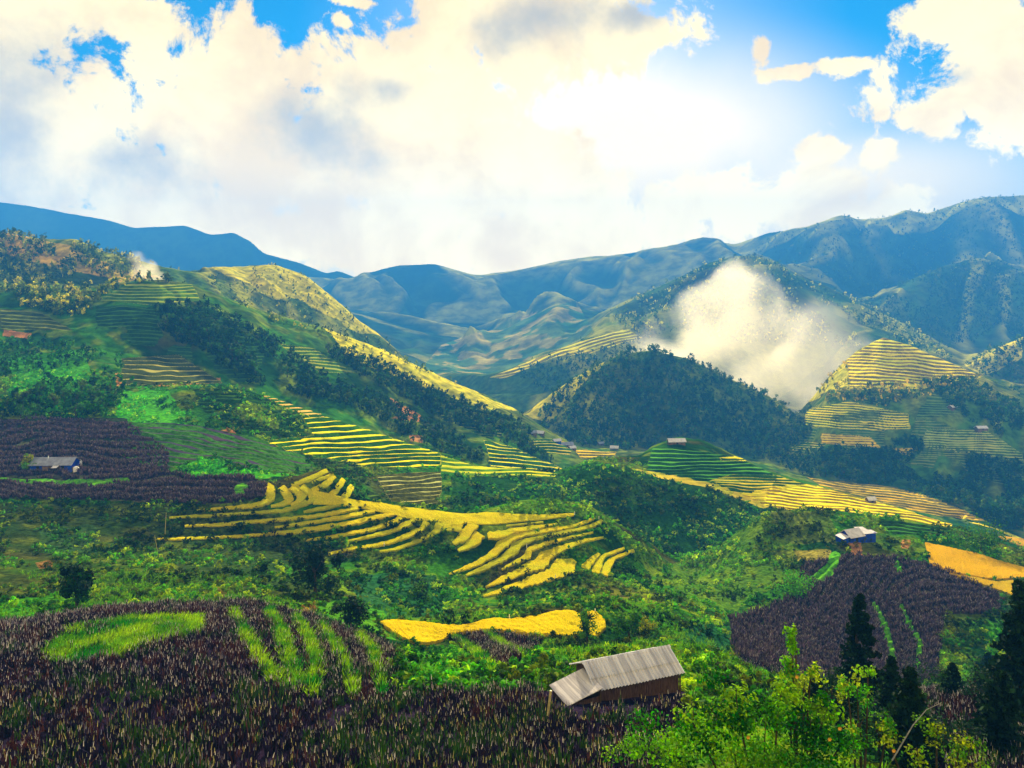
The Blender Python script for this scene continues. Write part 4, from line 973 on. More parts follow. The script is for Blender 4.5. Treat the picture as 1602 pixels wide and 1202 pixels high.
# ------------------------------------------------------------------ golden rice strips on the central spur (each one a slab of standing rice)
def resample(pts, ws, n):
    pts, ws = np.asarray(pts, float), np.asarray(ws, float)
    s = np.concatenate([[0], np.cumsum(np.hypot(*np.diff(pts, axis=0).T))])
    u = np.linspace(0, s[-1], n)
    x, y = np.interp(u, s, pts[:, 0]), np.interp(u, s, pts[:, 1])
    if len(pts) > 2:
        k = max(1, n // 14)
        xs, ys = smooth1(x, k), smooth1(y, k)
        x[1:-1], y[1:-1] = xs[1:-1], ys[1:-1]
    return np.stack([x, y], 1), np.interp(u, s, ws)


SPOLY = []


def slab(name, upper, lower, ymin, hgt, c1, c2, label, cat, group, seed=0, m=5, level=0.0):
    """standing crop between two edges drawn on the land; top sheet, ragged skirt all round"""
    n = len(upper)
    SPOLY.append(np.vstack([upper, lower[::-1]]))
    g = np.random.default_rng(seed)
    top = np.zeros((n, m + 1, 3))
    for i in range(n):
        for k in range(m + 1):
            f = k / m
            q = upper[i] * (1 - f) + lower[i] * f
            top[i, k] = pick(q[0], q[1], ymin)
    mean = top[..., 2].mean(axis=1, keepdims=True)
    top[..., 2] += (mean - top[..., 2]) * level          # paddies lie level on their banks
    low = top.copy()
    low[..., 2] -= 0.8
    top[..., 2] += hgt * (0.85 + 0.3 * g.random((n, m + 1)))
    edge = np.ones((n, m + 1), bool)
    edge[1:-1, 1:-1] = False
    top[edge, 2] -= 0.25 * hgt * g.random(edge.sum())
    idx = np.arange(n * (m + 1)).reshape(n, m + 1)
    f = [np.stack([idx[:-1, :-1], idx[1:, :-1], idx[1:, 1:], idx[:-1, 1:]], -1).reshape(-1, 4)]
    off = n * (m + 1)
    ring = list(idx[:, 0]) + list(idx[-1, 1:]) + list(idx[::-1, -1][1:]) + list(idx[0, ::-1][1:-1])
    ring = np.array(ring)
    nx = np.roll(ring, -1)
    f.append(np.stack([ring, ring + off, nx + off, nx], -1))
    V = np.concatenate([top.reshape(-1, 3), low.reshape(-1, 3)])
    o = mesh_np(name, V, np.concatenate(f), RICE, {'col': np.vstack([np.tile(c1, (n * (m + 1), 1)), np.tile((0.05, 0.10, 0.01), (n * (m + 1), 1))]), 'gold': np.vstack([np.tile(c2, (n * (m + 1), 1)), np.tile((0.10, 0.07, 0.02), (n * (m + 1), 1))])}, smooth=False)
    return tag(o, label, cat, group)


def strip(pts, ws, ymin, label, group, c1=(0.95, 0.76, 0.003), c2=(0.90, 0.82, 0.005), hgt=0.3, seed=0):
    L = np.hypot(*np.diff(np.asarray(pts, float), axis=0).T).sum()
    n = int(max(8, L / 4))
    P, Wd = resample(pts, ws, n)
    Wd = Wd * 1.25
    t = np.gradient(P, axis=0)
    t /= np.hypot(t[:, 0], t[:, 1])[:, None] + 1e-9
    nv = np.stack([-t[:, 1], t[:, 0]], 1)
    g = np.random.default_rng(seed + 5)
    jag = 1 + 0.4 * (g.random(n) - 0.5) + 0.5 * (fbm(P[:, 0] / 14, P[:, 1] / 14, 2, seed) - 0.5)
    jag2 = 1 + 0.4 * (g.random(n) - 0.5) + 0.5 * (fbm(P[:, 0] / 14, P[:, 1] / 14, 2, seed + 50) - 0.5)
    slab('rice_strip', P - nv * (Wd * 0.5 * jag)[:, None], P + nv * (Wd * 0.5 * jag2)[:, None], ymin, hgt, c1, c2, label, 'rice field', group, seed, m=3 if max(ws) < 9 else 6, level=0.0 if 'knob' in label else 0.6)


def two_edge(up, lo, n):
    a, _ = resample(up, np.ones(len(up)), n)
    b, _ = resample(lo, np.ones(len(lo)), n)
    return a, b


GF, GB, GS = 'golden rice strips fanning down the left of the central spur', 'golden rice strips bending over the right of the central spur', 'short golden rice patches hanging below the crest ribbon'
YL = (0.50, 0.50, 0.012)
a, b = two_edge([(488, 769), (510, 772), (530, 778), (558, 785), (594, 787), (626, 794), (675, 799), (723, 806), (750, 804), (776, 801), (784, 805), (850, 807), (898, 804)],
                [(490, 790), (498, 789), (520, 791), (538, 792), (564, 796), (592, 801), (618, 807), (636, 812), (665, 817), (707, 818), (730, 820), (752, 822), (780, 821), (810, 817), (850, 814), (898, 808)], 120)
slab('rice_strip', a, b, 140, 0.3, (0.95, 0.77, 0.003), (0.92, 0.82, 0.005), 'broad golden ribbon of rice along the crest of the central spur', 'rice field', GF, 1, 5)
STR = [
 ([(306, 800), (354, 796), (394, 792), (415, 787), (425, 777), (424, 766), (416, 759)], (2, 4, 6, 9, 14, 14, 7), 'uppermost golden strip of the left fan, curling around the dark stalk field', GF),
 ([(424, 793), (441, 790), (453, 784), (450, 774), (440, 763)], (3, 6, 11, 14, 10), 'short golden crescent just inside the curling uppermost strip', GF),
 ([(455, 791), (470, 784), (472, 773), (458, 761)], (3, 8, 14, 14), 'second golden crescent, nestled inside the first at the fan top', GF),
 ([(478, 790), (490, 783), (488, 772), (472, 762)], (3, 8, 13, 10), 'third golden crescent where the crest ribbon begins', GF),
 ([(265, 811), (300, 809), (354, 806), (400, 803), (440, 800), (462, 795), (480, 786)], (2, 3, 4, 4, 5, 6, 9), 'long lime-green strip second from the top of the left fan', GF),
 ([(475, 802), (500, 797), (520, 793), (537, 790)], (3, 5, 5, 4), 'small lime strip tucked under the crest ribbon at the fan top', GF),
 ([(289, 824), (337, 822), (386, 818), (435, 814), (477, 810), (500, 807), (530, 802), (562, 795)], (2, 4, 5, 5, 5, 5, 5, 5), 'long yellow strip running across the middle of the left fan', GF),
 ([(430, 826), (467, 821), (500, 816), (529, 811), (561, 805), (586, 799)], (2, 4, 5, 6, 6, 6), 'yellow strip starting midway, between two long strips of the left fan', GF),
 ([(242, 845), (289, 844), (354, 841), (402, 838), (433, 835), (467, 832), (500, 827), (545, 820), (577, 813), (602, 807), (616, 804)], (2, 3, 3, 4, 5, 6, 8, 8, 7, 7, 6), 'longest strip of the left fan, starting beside the bamboo pole', GF),
 ([(478, 846), (512, 842), (545, 836), (577, 830), (607, 821), (628, 811)], (2, 4, 5, 6, 7, 8), 'orange-gold strip third from the bottom of the left fan', GF),
 ([(530, 850), (569, 843), (602, 835), (626, 826), (648, 815)], (2, 4, 5, 7, 9), 'gold strip with a hooked upper end low in the left fan', GF),
 ([(514, 868), (548, 860), (585, 855), (618, 847), (642, 837), (662, 827), (668, 818)], (3, 4, 5, 6, 7, 8, 9), 'second lowest strip of the left fan, with a white stake in it', GF),
 ([(594, 864), (618, 861), (642, 852), (667, 842), (683, 832), (689, 820)], (2, 4, 5, 6, 8, 10), 'lowest strip of the left fan, pale at its lower tip', GF),
 ([(456, 760), (480, 752), (500, 743), (512, 737)], (4, 5, 6, 6), 'topmost little strip climbing the knob above the crest ribbon', GF),
 ([(488, 756), (508, 748), (522, 744)], (2, 4, 4), 'thin second strip on the knob above the crest ribbon', GF),
 ([(488, 770), (510, 759), (524, 746)], (6, 7, 6), 'third strip on the knob, joining the crest ribbon', GF),
 ([(518, 776), (529, 763), (538, 751)], (7, 8, 6), 'fourth strip on the knob, short and steep', GF),
 ([(538, 780), (547, 770), (551, 760)], (7, 8, 6), 'last and shortest strip on the knob beside rough grass', GF),
 ([(698, 815), (696, 831)], (15, 15), 'square gold patch below the crest ribbon, first of the row', GS),
 ([(717, 816), (713, 832)], (17, 15), 'square gold patch below the crest ribbon, second of the row', GS),
 ([(740, 820), (727, 839), (709, 852)], (16, 13, 5), 'slanting gold tongue hanging from the crest ribbon', GS),
 ([(751, 836), (738, 850), (717, 863)], (14, 14, 4), 'detached gold tongue below the slanting one', GS),
 ([(792, 824), (850, 818)], (2, 2), 'thinnest pale green line under the crest ribbon end', GB),
 ([(763, 840), (776, 838), (802, 832), (830, 827), (872, 821)], (9, 14, 9, 6, 2), 'gold wedge with a blunt left end under the crest ribbon', GB),
 ([(702, 900), (740, 885), (766, 872), (784, 856), (792, 846), (814, 838), (860, 830), (900, 824), (920, 816), (930, 811)], (2, 7, 9, 12, 11, 7, 5, 4, 5, 4), 'outermost long gold strip of the bend, reaching up to the crest', GB),
 ([(722, 904), (756, 891), (786, 876), (806, 860), (814, 849), (840, 843), (880, 835), (916, 827), (934, 821), (942, 815)], (2, 7, 9, 13, 9, 6, 5, 5, 6, 5), 'second long strip of the bend, lime green at its elbow', GB),
 ([(785, 892), (810, 879), (828, 870), (826, 860), (842, 856), (880, 845), (928, 834)], (2, 6, 10, 8, 6, 4, 2), 'third strip of the bend with a white stake at its elbow', GB),
 ([(760, 920), (790, 906), (818, 893), (844, 884), (854, 870), (882, 858), (910, 848), (944, 842)], (2, 8, 11, 19, 16, 8, 5, 2), 'fourth strip of the bend, swelling wide in its middle', GB),
 ([(756, 934), (790, 924), (830, 910), (866, 899), (884, 888), (884, 876)], (2, 7, 13, 18, 26, 24), 'lowest strip of the bend, ending in a broad golden bulb', GB),
 ([(937, 867), (922, 880), (915, 891)], (5, 12, 11), 'left of the three small gold patches right of the bulb', GB),
 ([(977, 859), (946, 870), (938, 880), (930, 897)], (4, 6, 9, 12), 'middle of the three small gold patches right of the bulb', GB),
 ([(992, 862), (960, 874), (952, 884), (944, 901)], (4, 6, 11, 13), 'right of the three small gold patches right of the bulb', GB),
]
for k, (pts, ws, lb, gr) in enumerate(STR):
    lime = 'lime' in lb or 'pale' in lb
    strip(pts, ws, 140, lb, gr, c1=YL if lime else (0.95, 0.76, 0.003), c2=(0.78, 0.78, 0.006), seed=30 + k)
a, b = two_edge([(595, 977), (610, 973), (640, 975), (680, 980), (700, 983), (735, 983), (748, 976), (770, 971), (800, 973), (830, 970), (860, 962), (880, 959), (898, 958), (908, 966)],
                [(598, 981), (615, 993), (635, 1005), (660, 1011), (690, 1007), (705, 997), (740, 991), (770, 989), (800, 992), (830, 996), (870, 997), (905, 1001), (912, 992)], 70)
slab('rice_field', a, b, 95, 0.55, (0.95, 0.68, 0.003), (0.95, 0.74, 0.004), 'long golden rice field nearest the viewer, behind the tin-roofed hut', 'rice field', None, 71, 10)
a, b = two_edge([(919, 962), (930, 960), (946, 972)], [(922, 996), (932, 1000), (948, 985)], 14)
slab('rice_field', a, b, 95, 0.5, (0.95, 0.68, 0.003), (0.95, 0.74, 0.004), 'small golden rice corner right of the little dark tree', 'rice field', None, 72, 8)
a, b = two_edge([(1447, 851), (1470, 855), (1500, 862), (1530, 868), (1565, 880), (1615, 893)], [(1455, 884), (1475, 893), (1500, 899), (1530, 905), (1560, 908), (1615, 905)], 50)
slab('rice_field', a, b, 165, 0.5, (0.95, 0.54, 0.004), (0.92, 0.54, 0.006), 'orange-gold rice field on the right edge above the dark mound', 'rice field', None, 73, 8)
a, b = two_edge([(1485, 899), (1520, 905), (1555, 912), (1590, 910)], [(1500, 905), (1530, 914), (1560, 924), (1590, 936)], 24)
slab('rice_field', a, b, 165, 0.5, (0.80, 0.46, 0.012), (0.66, 0.5, 0.02), 'lower gold strip under the orange field on the right edge', 'rice field', None, 74, 5)
a, b = two_edge([(1562, 840), (1590, 842), (1640, 852)], [(1570, 846), (1590, 853), (1640, 865)], 14)
slab('rice_field', a, b, 300, 0.5, (0.86, 0.46, 0.01), (0.8, 0.5, 0.02), 'small far gold patch behind the bushes on the right edge', 'rice field', None, 75, 4)


# ---- undergrowth on the near and middle slopes
on_strip = np.zeros((NR, NC), bool)
for q in SPOLY:
    on_strip |= inpoly(GPX, GP, q) & (GY > 90) & (GY < 240)
und = (GY > 44) & (GY < 345) & ~field & ~on_strip & VIS
near = und & (GY < 135)
pp = []
for (msk, n, r0, r1, nl, sd) in ((near, 4600, 0.3, 0.95, 56, 1), (und & (GY >= 135) & (GY < 215), 4600, 0.45, 1.5, 36, 2), (und & (GY >= 215), 4600, 0.7, 1.9, 26, 3)):
    msk = msk & inview
    msk[msk] = fbm(GX[msk] / (0.03 * GY[msk] + 1), np.log(GY[msk]) * 25, 4, 400 + sd) > 0.40
    p, kk = scatter(msk, n, 40 + sd)
    g = np.random.default_rng(50 + sd)
    rr = r0 + (r1 - r0) * g.random(len(p)) ** 2
    base = col.reshape(-1, 3)[kk]
    c = greens(len(p), 60 + sd, (0.006, 0.035, 0.008), (0.04, 0.17, 0.008), (0.20, 0.28, 0.008), (0.45, 0.34)) * 0.7 + base * 0.5
    c *= 0.35 + 1.5 * sstep(fbm(p[:, 0] / (0.04 * p[:, 1] + 2), np.log(p[:, 1]) * 18, 3, 160), 0.32, 0.68)[:, None]
    pp.append(leaf_cloud(p + np.array((0, 0, 1)) * (rr * 0.4)[:, None], np.stack([rr, rr, rr * 0.75], -1), nl, rr * 0.24, c, 70 + sd, lobes=3))
v, f, c = merge(pp)
tag(mesh_np('undergrowth', v, f, LEAF, {'col': c}), 'tangled green scrub over the near slopes and gullies', 'undergrowth', kind='stuff')

# ---- grass strips and tufts
p, kk = scatter(green & (GY < 110), 9000, 21, 'area')
g = np.random.default_rng(22)
c0 = lerp(np.array((0.012, 0.10, 0.008)), np.array((0.21, 0.33, 0.012)), np.clip((fbm(p[:, 0] / 2.2, p[:, 1] / 2.2, 3, 8)[:, None] - 0.3) * 2.4, 0, 1) * (0.5 + 0.5 * g.random((len(p), 1))))
pt, _ = scatter((GY > 36) & (GY < 130) & ~purple & ~on_strip & VIS & (n_a[..., 0] > 0.45), 3500, 23, 'area')
ct = lerp(np.array((0.02, 0.10, 0.008)), np.array((0.10, 0.22, 0.012)), g.random((len(pt), 1)))
P, C = np.vstack([p, pt]), np.vstack([c0, ct])
v, f, c = blades(P, 0.35 + 0.4 * g.random(len(P)), 7, 0.035, C, C * 1.35, 24, 0.8, 0.5)
tag(mesh_np('grass', v, f, GRASS, {'col': c}), 'bright green grass in strips between the dark stalk rows', 'grass', kind='stuff')




# ------------------------------------------------------------------ built things
def bm_obj(name, verts, faces, mat, parent=None):
    me = bpy.data.meshes.new(name)
    me.from_pydata([tuple(v) for v in verts], [], faces)
    me.materials.append(mat)
    me.update()
    o = bpy.data.objects.new(name, me)
    COL.objects.link(o)
    if parent:
        o.parent = parent
    return o


class MB:
    def __init__(s):
        s.v, s.f = [], []

    def add(s, v, f):
        o = len(s.v)
        s.v += [tuple(q) for q in v]
        s.f += [tuple(i + o for i in q) for q in f]
        return s

    def box(s, x0, x1, y0, y1, z0, z1):
        return s.add([(x, y, z) for z in (z0, z1) for y in (y0, y1) for x in (x0, x1)], [(0, 2, 3, 1), (4, 5, 7, 6), (0, 1, 5, 4), (2, 6, 7, 3), (0, 4, 6, 2), (1, 3, 7, 5)])

    def quad_slab(s, a, b, c, d, t):
        """thick sheet through four corners"""
        a, b, c, d = map(Vector, (a, b, c, d))
        n = (b - a).cross(d - a).normalized() * t
        v = [a, b, c, d, a - n, b - n, c - n, d - n]
        return s.add(v, [(0, 1, 2, 3), (7, 6, 5, 4), (0, 4, 5, 1), (1, 5, 6, 2), (2, 6, 7, 3), (3, 7, 4, 0)])

    def corr(s, a, b, d, wave=0.24, amp=0.05, t=0.012, sag=0.0, seed=0):
        """corrugated sheet: a->b runs along the roof, a->d down the slope; ribs run down the slope"""
        a, b, d = map(Vector, (a, b, d))
        L = (b - a).length
        n = int(L / wave * 6)
        nrm = (b - a).cross(d - a).normalized()
        if nrm.z < 0:
            nrm = -nrm
        rg = random.Random(seed)
        rows = 5
        v, f = [], []
        wob = [[rg.uniform(-0.012, 0.012) for _ in range(n // 24 + 2)] for _ in range(rows)]
        for side in (0, 1):
            for r in range(rows):
                for i in range(n + 1):
                    u = i / n
                    p = a + (b - a) * u + (d - a) * (r / (rows - 1)) * (1 + (0.006 * math.sin(i // 24 * 7.1) if r == rows - 1 else 0))
                    h = amp * math.sin(i / 6 * 2 * math.pi) + wob[r][i // 24] - side * t
                    v.append(p + nrm * h)
            o = side * rows * (n + 1)
            for r in range(rows - 1):
                for i in range(n):
                    k = o + r * (n + 1) + i
                    f.append((k, k + 1, k + n + 2, k + n + 1))
        return s.add(v, f)

    def tube(s, pts, rs, n=6):
        pts = [Vector(p) for p in pts]
        o = len(s.v)
        for i, p in enumerate(pts):
            t = (pts[min(i + 1, len(pts) - 1)] - pts[max(i - 1, 0)]).normalized()
            u = t.cross(Vector((0.31, 0.77, 0.2))).normalized()
            w = t.cross(u)
            for k in range(n):
                a = 2 * math.pi * k / n
                s.v.append(tuple(p + (u * math.cos(a) + w * math.sin(a)) * rs[i]))
        for i in range(len(pts) - 1):
            for k in range(n):
                s.f.append((o + i * n + k, o + i * n + (k + 1) % n, o + (i + 1) * n + (k + 1) % n, o + (i + 1) * n + k))
        s.f.append(tuple(o + k for k in range(n))[::-1])
        s.f.append(tuple(o + (len(pts) - 1) * n + k for k in range(n)))
        return s

    def build(s, name, mat, parent=None):
        return bm_obj(name, s.v, s.f, mat, parent)


def hut():
    ang = math.atan2(0.366, 0.93)
    r = empty('hut', (4.6, 50.0, -26.3), ang)
    tag(r, 'wooden hut with a grey corrugated roof standing among dry stalks', 'hut')
    # x runs along the ridge, -y faces the viewer; z above the base
    zr, ze, dy = 2.7, 1.72, 1.95
    MB().box(0.35, 6.2, -1.65, 1.65, -1.2, 1.78).add([(0.35, -1.65, 1.78), (0.35, 1.65, 1.78), (0.35, 0, 2.58), (0.43, -1.65, 1.78), (0.43, 1.65, 1.78), (0.43, 0, 2.58)],
            [(0, 1, 2), (5, 4, 3), (0, 2, 5, 3), (1, 4, 5, 2)]).build('wall', WOOD, r)
    pl = MB()
    for k in range(38):
        x = 0.36 + k * 0.155
        pl.box(x, x + 0.14, -1.68 - random.random() * 0.02, -1.652, -1.2, 1.66 - random.random() * 0.05)
    pl.build('plank_cladding', WOOD, r)
    f1 = MB().corr((-0.05, -dy * 0.56, zr - (zr - ze) * 0.56), (6.6, -dy * 0.56, zr - (zr - ze) * 0.56), (-0.05, -dy, ze), seed=1).corr((-0.05, 0, zr + 0.05), (6.6, 0, zr + 0.05), (-0.07, -dy * 0.62, zr - (zr - ze) * 0.62 + 0.06), seed=4).build('roof', TIN, r)
    MB().corr((-0.05, 0, zr), (6.6, 0, zr), (-0.05, dy, ze), seed=2).build('roof', TIN, r)
    MB().quad_slab((-0.1, -0.16, zr - 0.035), (6.65, -0.16, zr - 0.035), (6.65, 0, zr + 0.06), (-0.1, 0, zr + 0.06), 0.015).quad_slab((-0.1, 0, zr + 0.06), (6.65, 0, zr + 0.06), (6.65, 0.16, zr - 0.035), (-0.1, 0.16, zr - 0.035), 0.015).build('ridge_cap', TIN, f1)
    # lean-to against the left gable, its sheet falling away from the ridge end
    lean = MB().corr((0.3, -2.25, 2.02), (0.3, 0.55, 2.02), (-2.15, -2.25, 1.35), wave=0.14, seed=3).build('lean_to_roof', TIN, r)
    MB().box(-1.95, 0.3, -2.0, -1.92, -1.6, 1.36).box(-1.95, -1.87, -1.92, 0.4, -1.6, 1.32).build('lean_to_wall', WOOD, r)
    pk = MB()
    for k in range(14):
        x = -1.95 + k * 0.16
        pk.box(x, x + 0.14, -2.04 - random.random() * 0.02, -2.005, -1.6, 1.30 + 0.012 * k)
    pk.build('plank_cladding', WOOD, r)
    for (x, y, h0) in ((-1.95, -2.1, 1.35), (0.2, -2.1, 1.9), (6.3, -1.75, 1.75)):
        MB().tube([(x, y, -1.4), (x, y, h0)], [0.06, 0.055]).build('post', BARK, r)


hut()
p = pick(856, 1122)
o = MB().tube([(p[0], p[1], p[2] - 0.2), (p[0] + 0.22, p[1] + 0.1, p[2] + 1.5)], [0.09, 0.075], 7).build('leaning_log', BAMBOO)
tag(o, 'pale peeled log leaning against the left end of the hut', 'log')


def house(px, py, L, Wd, Hw, Hr, rot, wallm, roofm, label, ymin=0, group=None, name='house', windows=2, extra=None):
    p = pick(px, py, ymin)
    r = empty(name, p, rad(rot))
    tag(r, label, 'house', group)
    l, w = L / 2, Wd / 2
    MB().box(-l, l, -w, w, -2.0, Hw).add([(-l, -w, Hw), (-l, w, Hw), (-l, 0, Hw + Hr * 0.9), (l, -w, Hw), (l, w, Hw), (l, 0, Hw + Hr * 0.9)], [(0, 1, 2), (5, 4, 3)]).build('wall', wallm, r)
    e = 0.5
    sl = Hr / w
    MB().quad_slab((-l - e, -w - e, Hw - sl * e), (l + e, -w - e, Hw - sl * e), (l + e, 0, Hw + Hr), (-l - e, 0, Hw + Hr), 0.08).quad_slab((-l - e, 0, Hw + Hr), (l + e, 0, Hw + Hr), (l + e, w + e, Hw - sl * e), (-l - e, w + e, Hw - sl * e), 0.08).build('roof', roofm, r)
    MB().box(-0.45, 0.45, -w - 0.05, -w - 0.003, 0.0, min(1.9, Hw - 0.3)).build('door', DARKDOOR, r)
    for k in range(windows):
        x = -l * 0.62 + k * (l * 1.24 / max(1, windows - 1))
        MB().box(x - 0.4, x + 0.4, -w - 0.05, -w - 0.003, 0.9, min(1.7, Hw - 0.25)).build('window', DARKDOOR, r)
    return r, l, w


# the blue farmhouse on the dark shelf
r, l, w = house(86, 736, 11.2, 5.0, 2.3, 1.5, 3, BLUE, ROOFG, 'long blue farmhouse with a grey roof on the dark stalk shelf', 190, windows=2)
MB().box(-2.2, 2.9, -w - 0.12, -w - 0.06, 0, 1.7).build('timber_front', WALL, r)
MB().quad_slab((1.0, -w - 1.6, 1.55), (2.6, -w - 1.6, 1.55), (2.6, -w + 0.2, 2.1), (1.0, -w + 0.2, 2.1), 0.05).build('porch_roof', ROOFW, r)
MB().tube([(-1.6, -0.4, 3.3), (-1.6, -0.4, 4.25)], [0.12, 0.12], 6).build('chimney', WHITE, r)
for k, (px, py, hh, lb, mt) in enumerate(((119, 737, 1.2, 'low white water drum at the right corner of the blue farmhouse', WHITE), (124, 729, 1.7, 'round white water tank right of the blue farmhouse', WHITE))):
    p = pick(px, py, 190)
    tk = empty('water_tank', p)
    tag(tk, lb, 'water tank')
    MB().tube([(0, 0, -0.3), (0, 0, hh * 0.8), (0, 0, hh)], [0.75, 0.75, 0.45], 14).build('drum', mt, tk)
    MB().tube([(0, 0, hh), (0, 0, hh + 0.12)], [0.25, 0.22], 10).build('lid', mt, tk)
# the farmhouse with blue sheets on the right knoll
r, l, w = house(1332, 846, 4.4, 3.6, 1.9, 1.3, 24, BLUE, ROOFW, 'small farmhouse with pale roof and blue sheet walls on the right knoll', 190, windows=0)
MB().quad_slab((2.2, -2.0, 2.0), (7.6, -1.7, 1.6), (7.4, 0.1, 2.0), (2.4, 0.0, 2.5), 0.06).quad_slab((2.6, 0.1, 2.5), (6.2, 0.2, 2.1), (6.0, 1.8, 2.5), (2.8, 1.8, 2.8), 0.06).build('side_roof', ROOFW, r)
MB().box(2.3, 7.1, -1.6, 1.6, -1.5, 1.75).build('side_wall', BLUE, r)
MB().quad_slab((-5.0, -1.9, 1.5), (-2.6, -2.0, 1.9), (-2.6, 1.0, 2.1), (-4.8, 1.0, 1.8), 0.06).build('side_roof', ROOFW, r)
MB().box(-4.6, -2.6, -1.5, 0.9, -1.5, 1.55).build('side_wall', BLUE, r)
p = pick(1347, 847, 190)
tk = empty('water_tank', p)
tag(tk, 'small white tank in front of the pale-roofed house on the right knoll', 'water tank')
MB().tube([(0, 0, -0.3), (0, 0, 0.5), (0, 0, 0.65)], [0.4, 0.4, 0.2], 12).build('drum', WHITE, tk)
MB().tube([(0, 0, 0.65), (0, 0, 0.72)], [0.15, 0.12], 8).build('lid', WHITE, tk)
HG = 'little houses scattered along the valley floor'
for (px, py, L, W_, hw, hr, rot, wm, rm, lb, ym) in (
        (832, 680, 9, 6, 2.5, 2.0, 15, WALL, ROOFG, 'grey-roofed house at the mouth of the valley, left of a pale-roofed one', 480),
        (845, 680, 8, 6, 2.5, 2.0, -20, WALL, ROOFW, 'pale-roofed house at the mouth of the valley behind the olive field', 480),
        (887, 698, 13, 7, 2.5, 2.2, 8, WALL, ROOFG, 'long grey-roofed house above the left edge of the orange field', 480),
        (895, 703, 7, 5, 2.3, 1.8, 30, WALL, ROOFW, 'small pale house standing between the olive and orange fields', 480),
        (961, 703, 9, 6, 2.5, 2.2, -10, WALL, ROOFW, 'white-roofed house at the right end of the orange field', 480),
        (1058, 694, 11, 5, 2.2, 1.6, 4, WALL, ROOFW, 'pale-roofed house among shrubs on top of the terraced spur', 370),
        (977, 727, 12, 6, 2.2, 1.8, -6, WALL, ROOFG, 'dull grey roof in the shaded hollow below the orange field', 440),
        (1000, 731, 9, 6, 2.2, 1.8, -12, BLUE, ROOFG, 'bluish house at the right of the shaded hollow', 440),
        (916, 693, 8, 5, 2.3, 1.8, -15, WALL, ROOFG, 'low grey house against the foot of the round hill, above the orange field', 480),
        (940, 696, 7, 5, 2.3, 1.8, 20, WALL, ROOFG, 'small dim house at the foot of the round hill, left of the white-roofed one', 480),
        (871, 692, 8, 5, 2.3, 1.8, 25, BLUE, ROOFW, 'bluish house at the top of the olive field under the forest', 480),
        (1018, 722, 7, 5, 2.2, 1.8, 15, WALL, ROOFW, 'pale-roofed house farthest right in the shaded hollow', 440),
        (1362, 785, 5, 4, 2.2, 1.4, 10, WALL, ROOFW, 'tiny white hut on the dark strip between the golden fields', 350),
        (1490, 639, 9, 6, 2.5, 2.0, 25, WALL, ROOFW, 'white-roofed house high on the right-hand slope', 560),
        (1535, 672, 12, 6, 2.5, 2.0, 5, WALL, ROOFW, 'white-roofed house above the pale terraces on the right edge', 540)):
    house(px, py, L * 0.72, W_ * 0.75, hw * 0.62, hr * 0.75, rot, wm, rm, lb, ym, HG)
# poles and stakes
for (x0, y0, x1, y1, rr, lb) in ((258, 836, 260, 802, 0.07, 'tall yellow bamboo pole standing at the left end of the rice strips'), (247, 864, 242, 838, 0.05, 'thin bamboo pole leaning left below the longest rice strip')):
    p = pick(x0, y0, 140)
    hh = (y0 - y1) / FP * p[1]
    tag(MB().tube([p - np.array((0, 0, 0.3)), p + np.array(((x1 - x0) / FP * p[1], 0, hh))], [rr * 1.1, rr * 0.7], 6).build('bamboo_pole', BAMBOO), lb, 'pole')
for (x, y, hpx, ym, lb) in ((797, 972, 10, 95, 'short white stake at the upper edge of the nearest golden field'), (931, 961, 8, 95, 'short white stake above the small golden corner by the dark tree'),
                            (899, 806, 5, 140, 'white stake at the right tip of the crest ribbon'), (937, 813, 5, 140, 'white stake at the top end of the outermost bending strip'),
                            (824, 858, 7, 140, 'white stake at the elbow of the third bending strip'), (601, 855, 7, 140, 'thin white stake in the second lowest strip of the left fan'),
                            (869, 908, 8, 140, 'yellowish stake standing in the broad golden bulb'), (398, 944, 7, 80, 'white stake in the grass above the dark foreground field')):
    p = pick(x, y, ym)
    hh = hpx / FP * p[1]
    tag(MB().box(-0.07, 0.07, -0.05, 0.05, -0.3, hh).add([(-0.07, -0.05, hh), (0.07, -0.05, hh), (0.07, 0.05, hh), (-0.07, 0.05, hh), (0, 0, hh + 0.12)], [(0, 1, 4), (1, 2, 4), (2, 3, 4), (3, 0, 4)]).build('stake', WHITE), lb, 'stake').location = p


# ------------------------------------------------------------------ trees that stand on their own
def leaf_mesh(name, cen, rads, n, size, cols, seed, mat, parent=None, lobes=0, link=True, **kw):
    v, f, c = leaf_cloud(np.asarray(cen, float), np.asarray(rads, float), n, size, np.asarray(cols, float), seed, lobes=lobes, **kw)
    return mesh_np(name, v, f, mat, {'col': c}, parent=parent, link=link)


def trunk_mb(H, r, seed, limbs=5, frac=0.75):
    g = random.Random(seed)
    mb = MB()
    pts, k = [], 6
    x = y = 0.0
    for i in range(k):
        pts.append((x, y, -0.06 * H + H * frac * 1.06 * i / (k - 1)))
        x += g.uniform(-0.02, 0.02) * H
        y += g.uniform(-0.02, 0.02) * H
    mb.tube(pts, [r * (1.25 - 0.95 * i / (k - 1)) for i in range(k)], 7)
    for j in range(limbs):
        z = H * g.uniform(0.28, 0.62)
        a = g.uniform(0, 6.28)
        q = Vector(pts[min(k - 1, int(z / (H * frac) * (k - 1)))])
        d = Vector((math.cos(a), math.sin(a), 0.9))
        mb.tube([Vector((q.x, q.y, z)), Vector((q.x, q.y, z)) + d * H * 0.13, Vector((q.x, q.y, z)) + d * H * 0.24 + Vector((0, 0, 0.03 * H))], [r * 0.5, r * 0.3, r * 0.12], 5)
    return mb


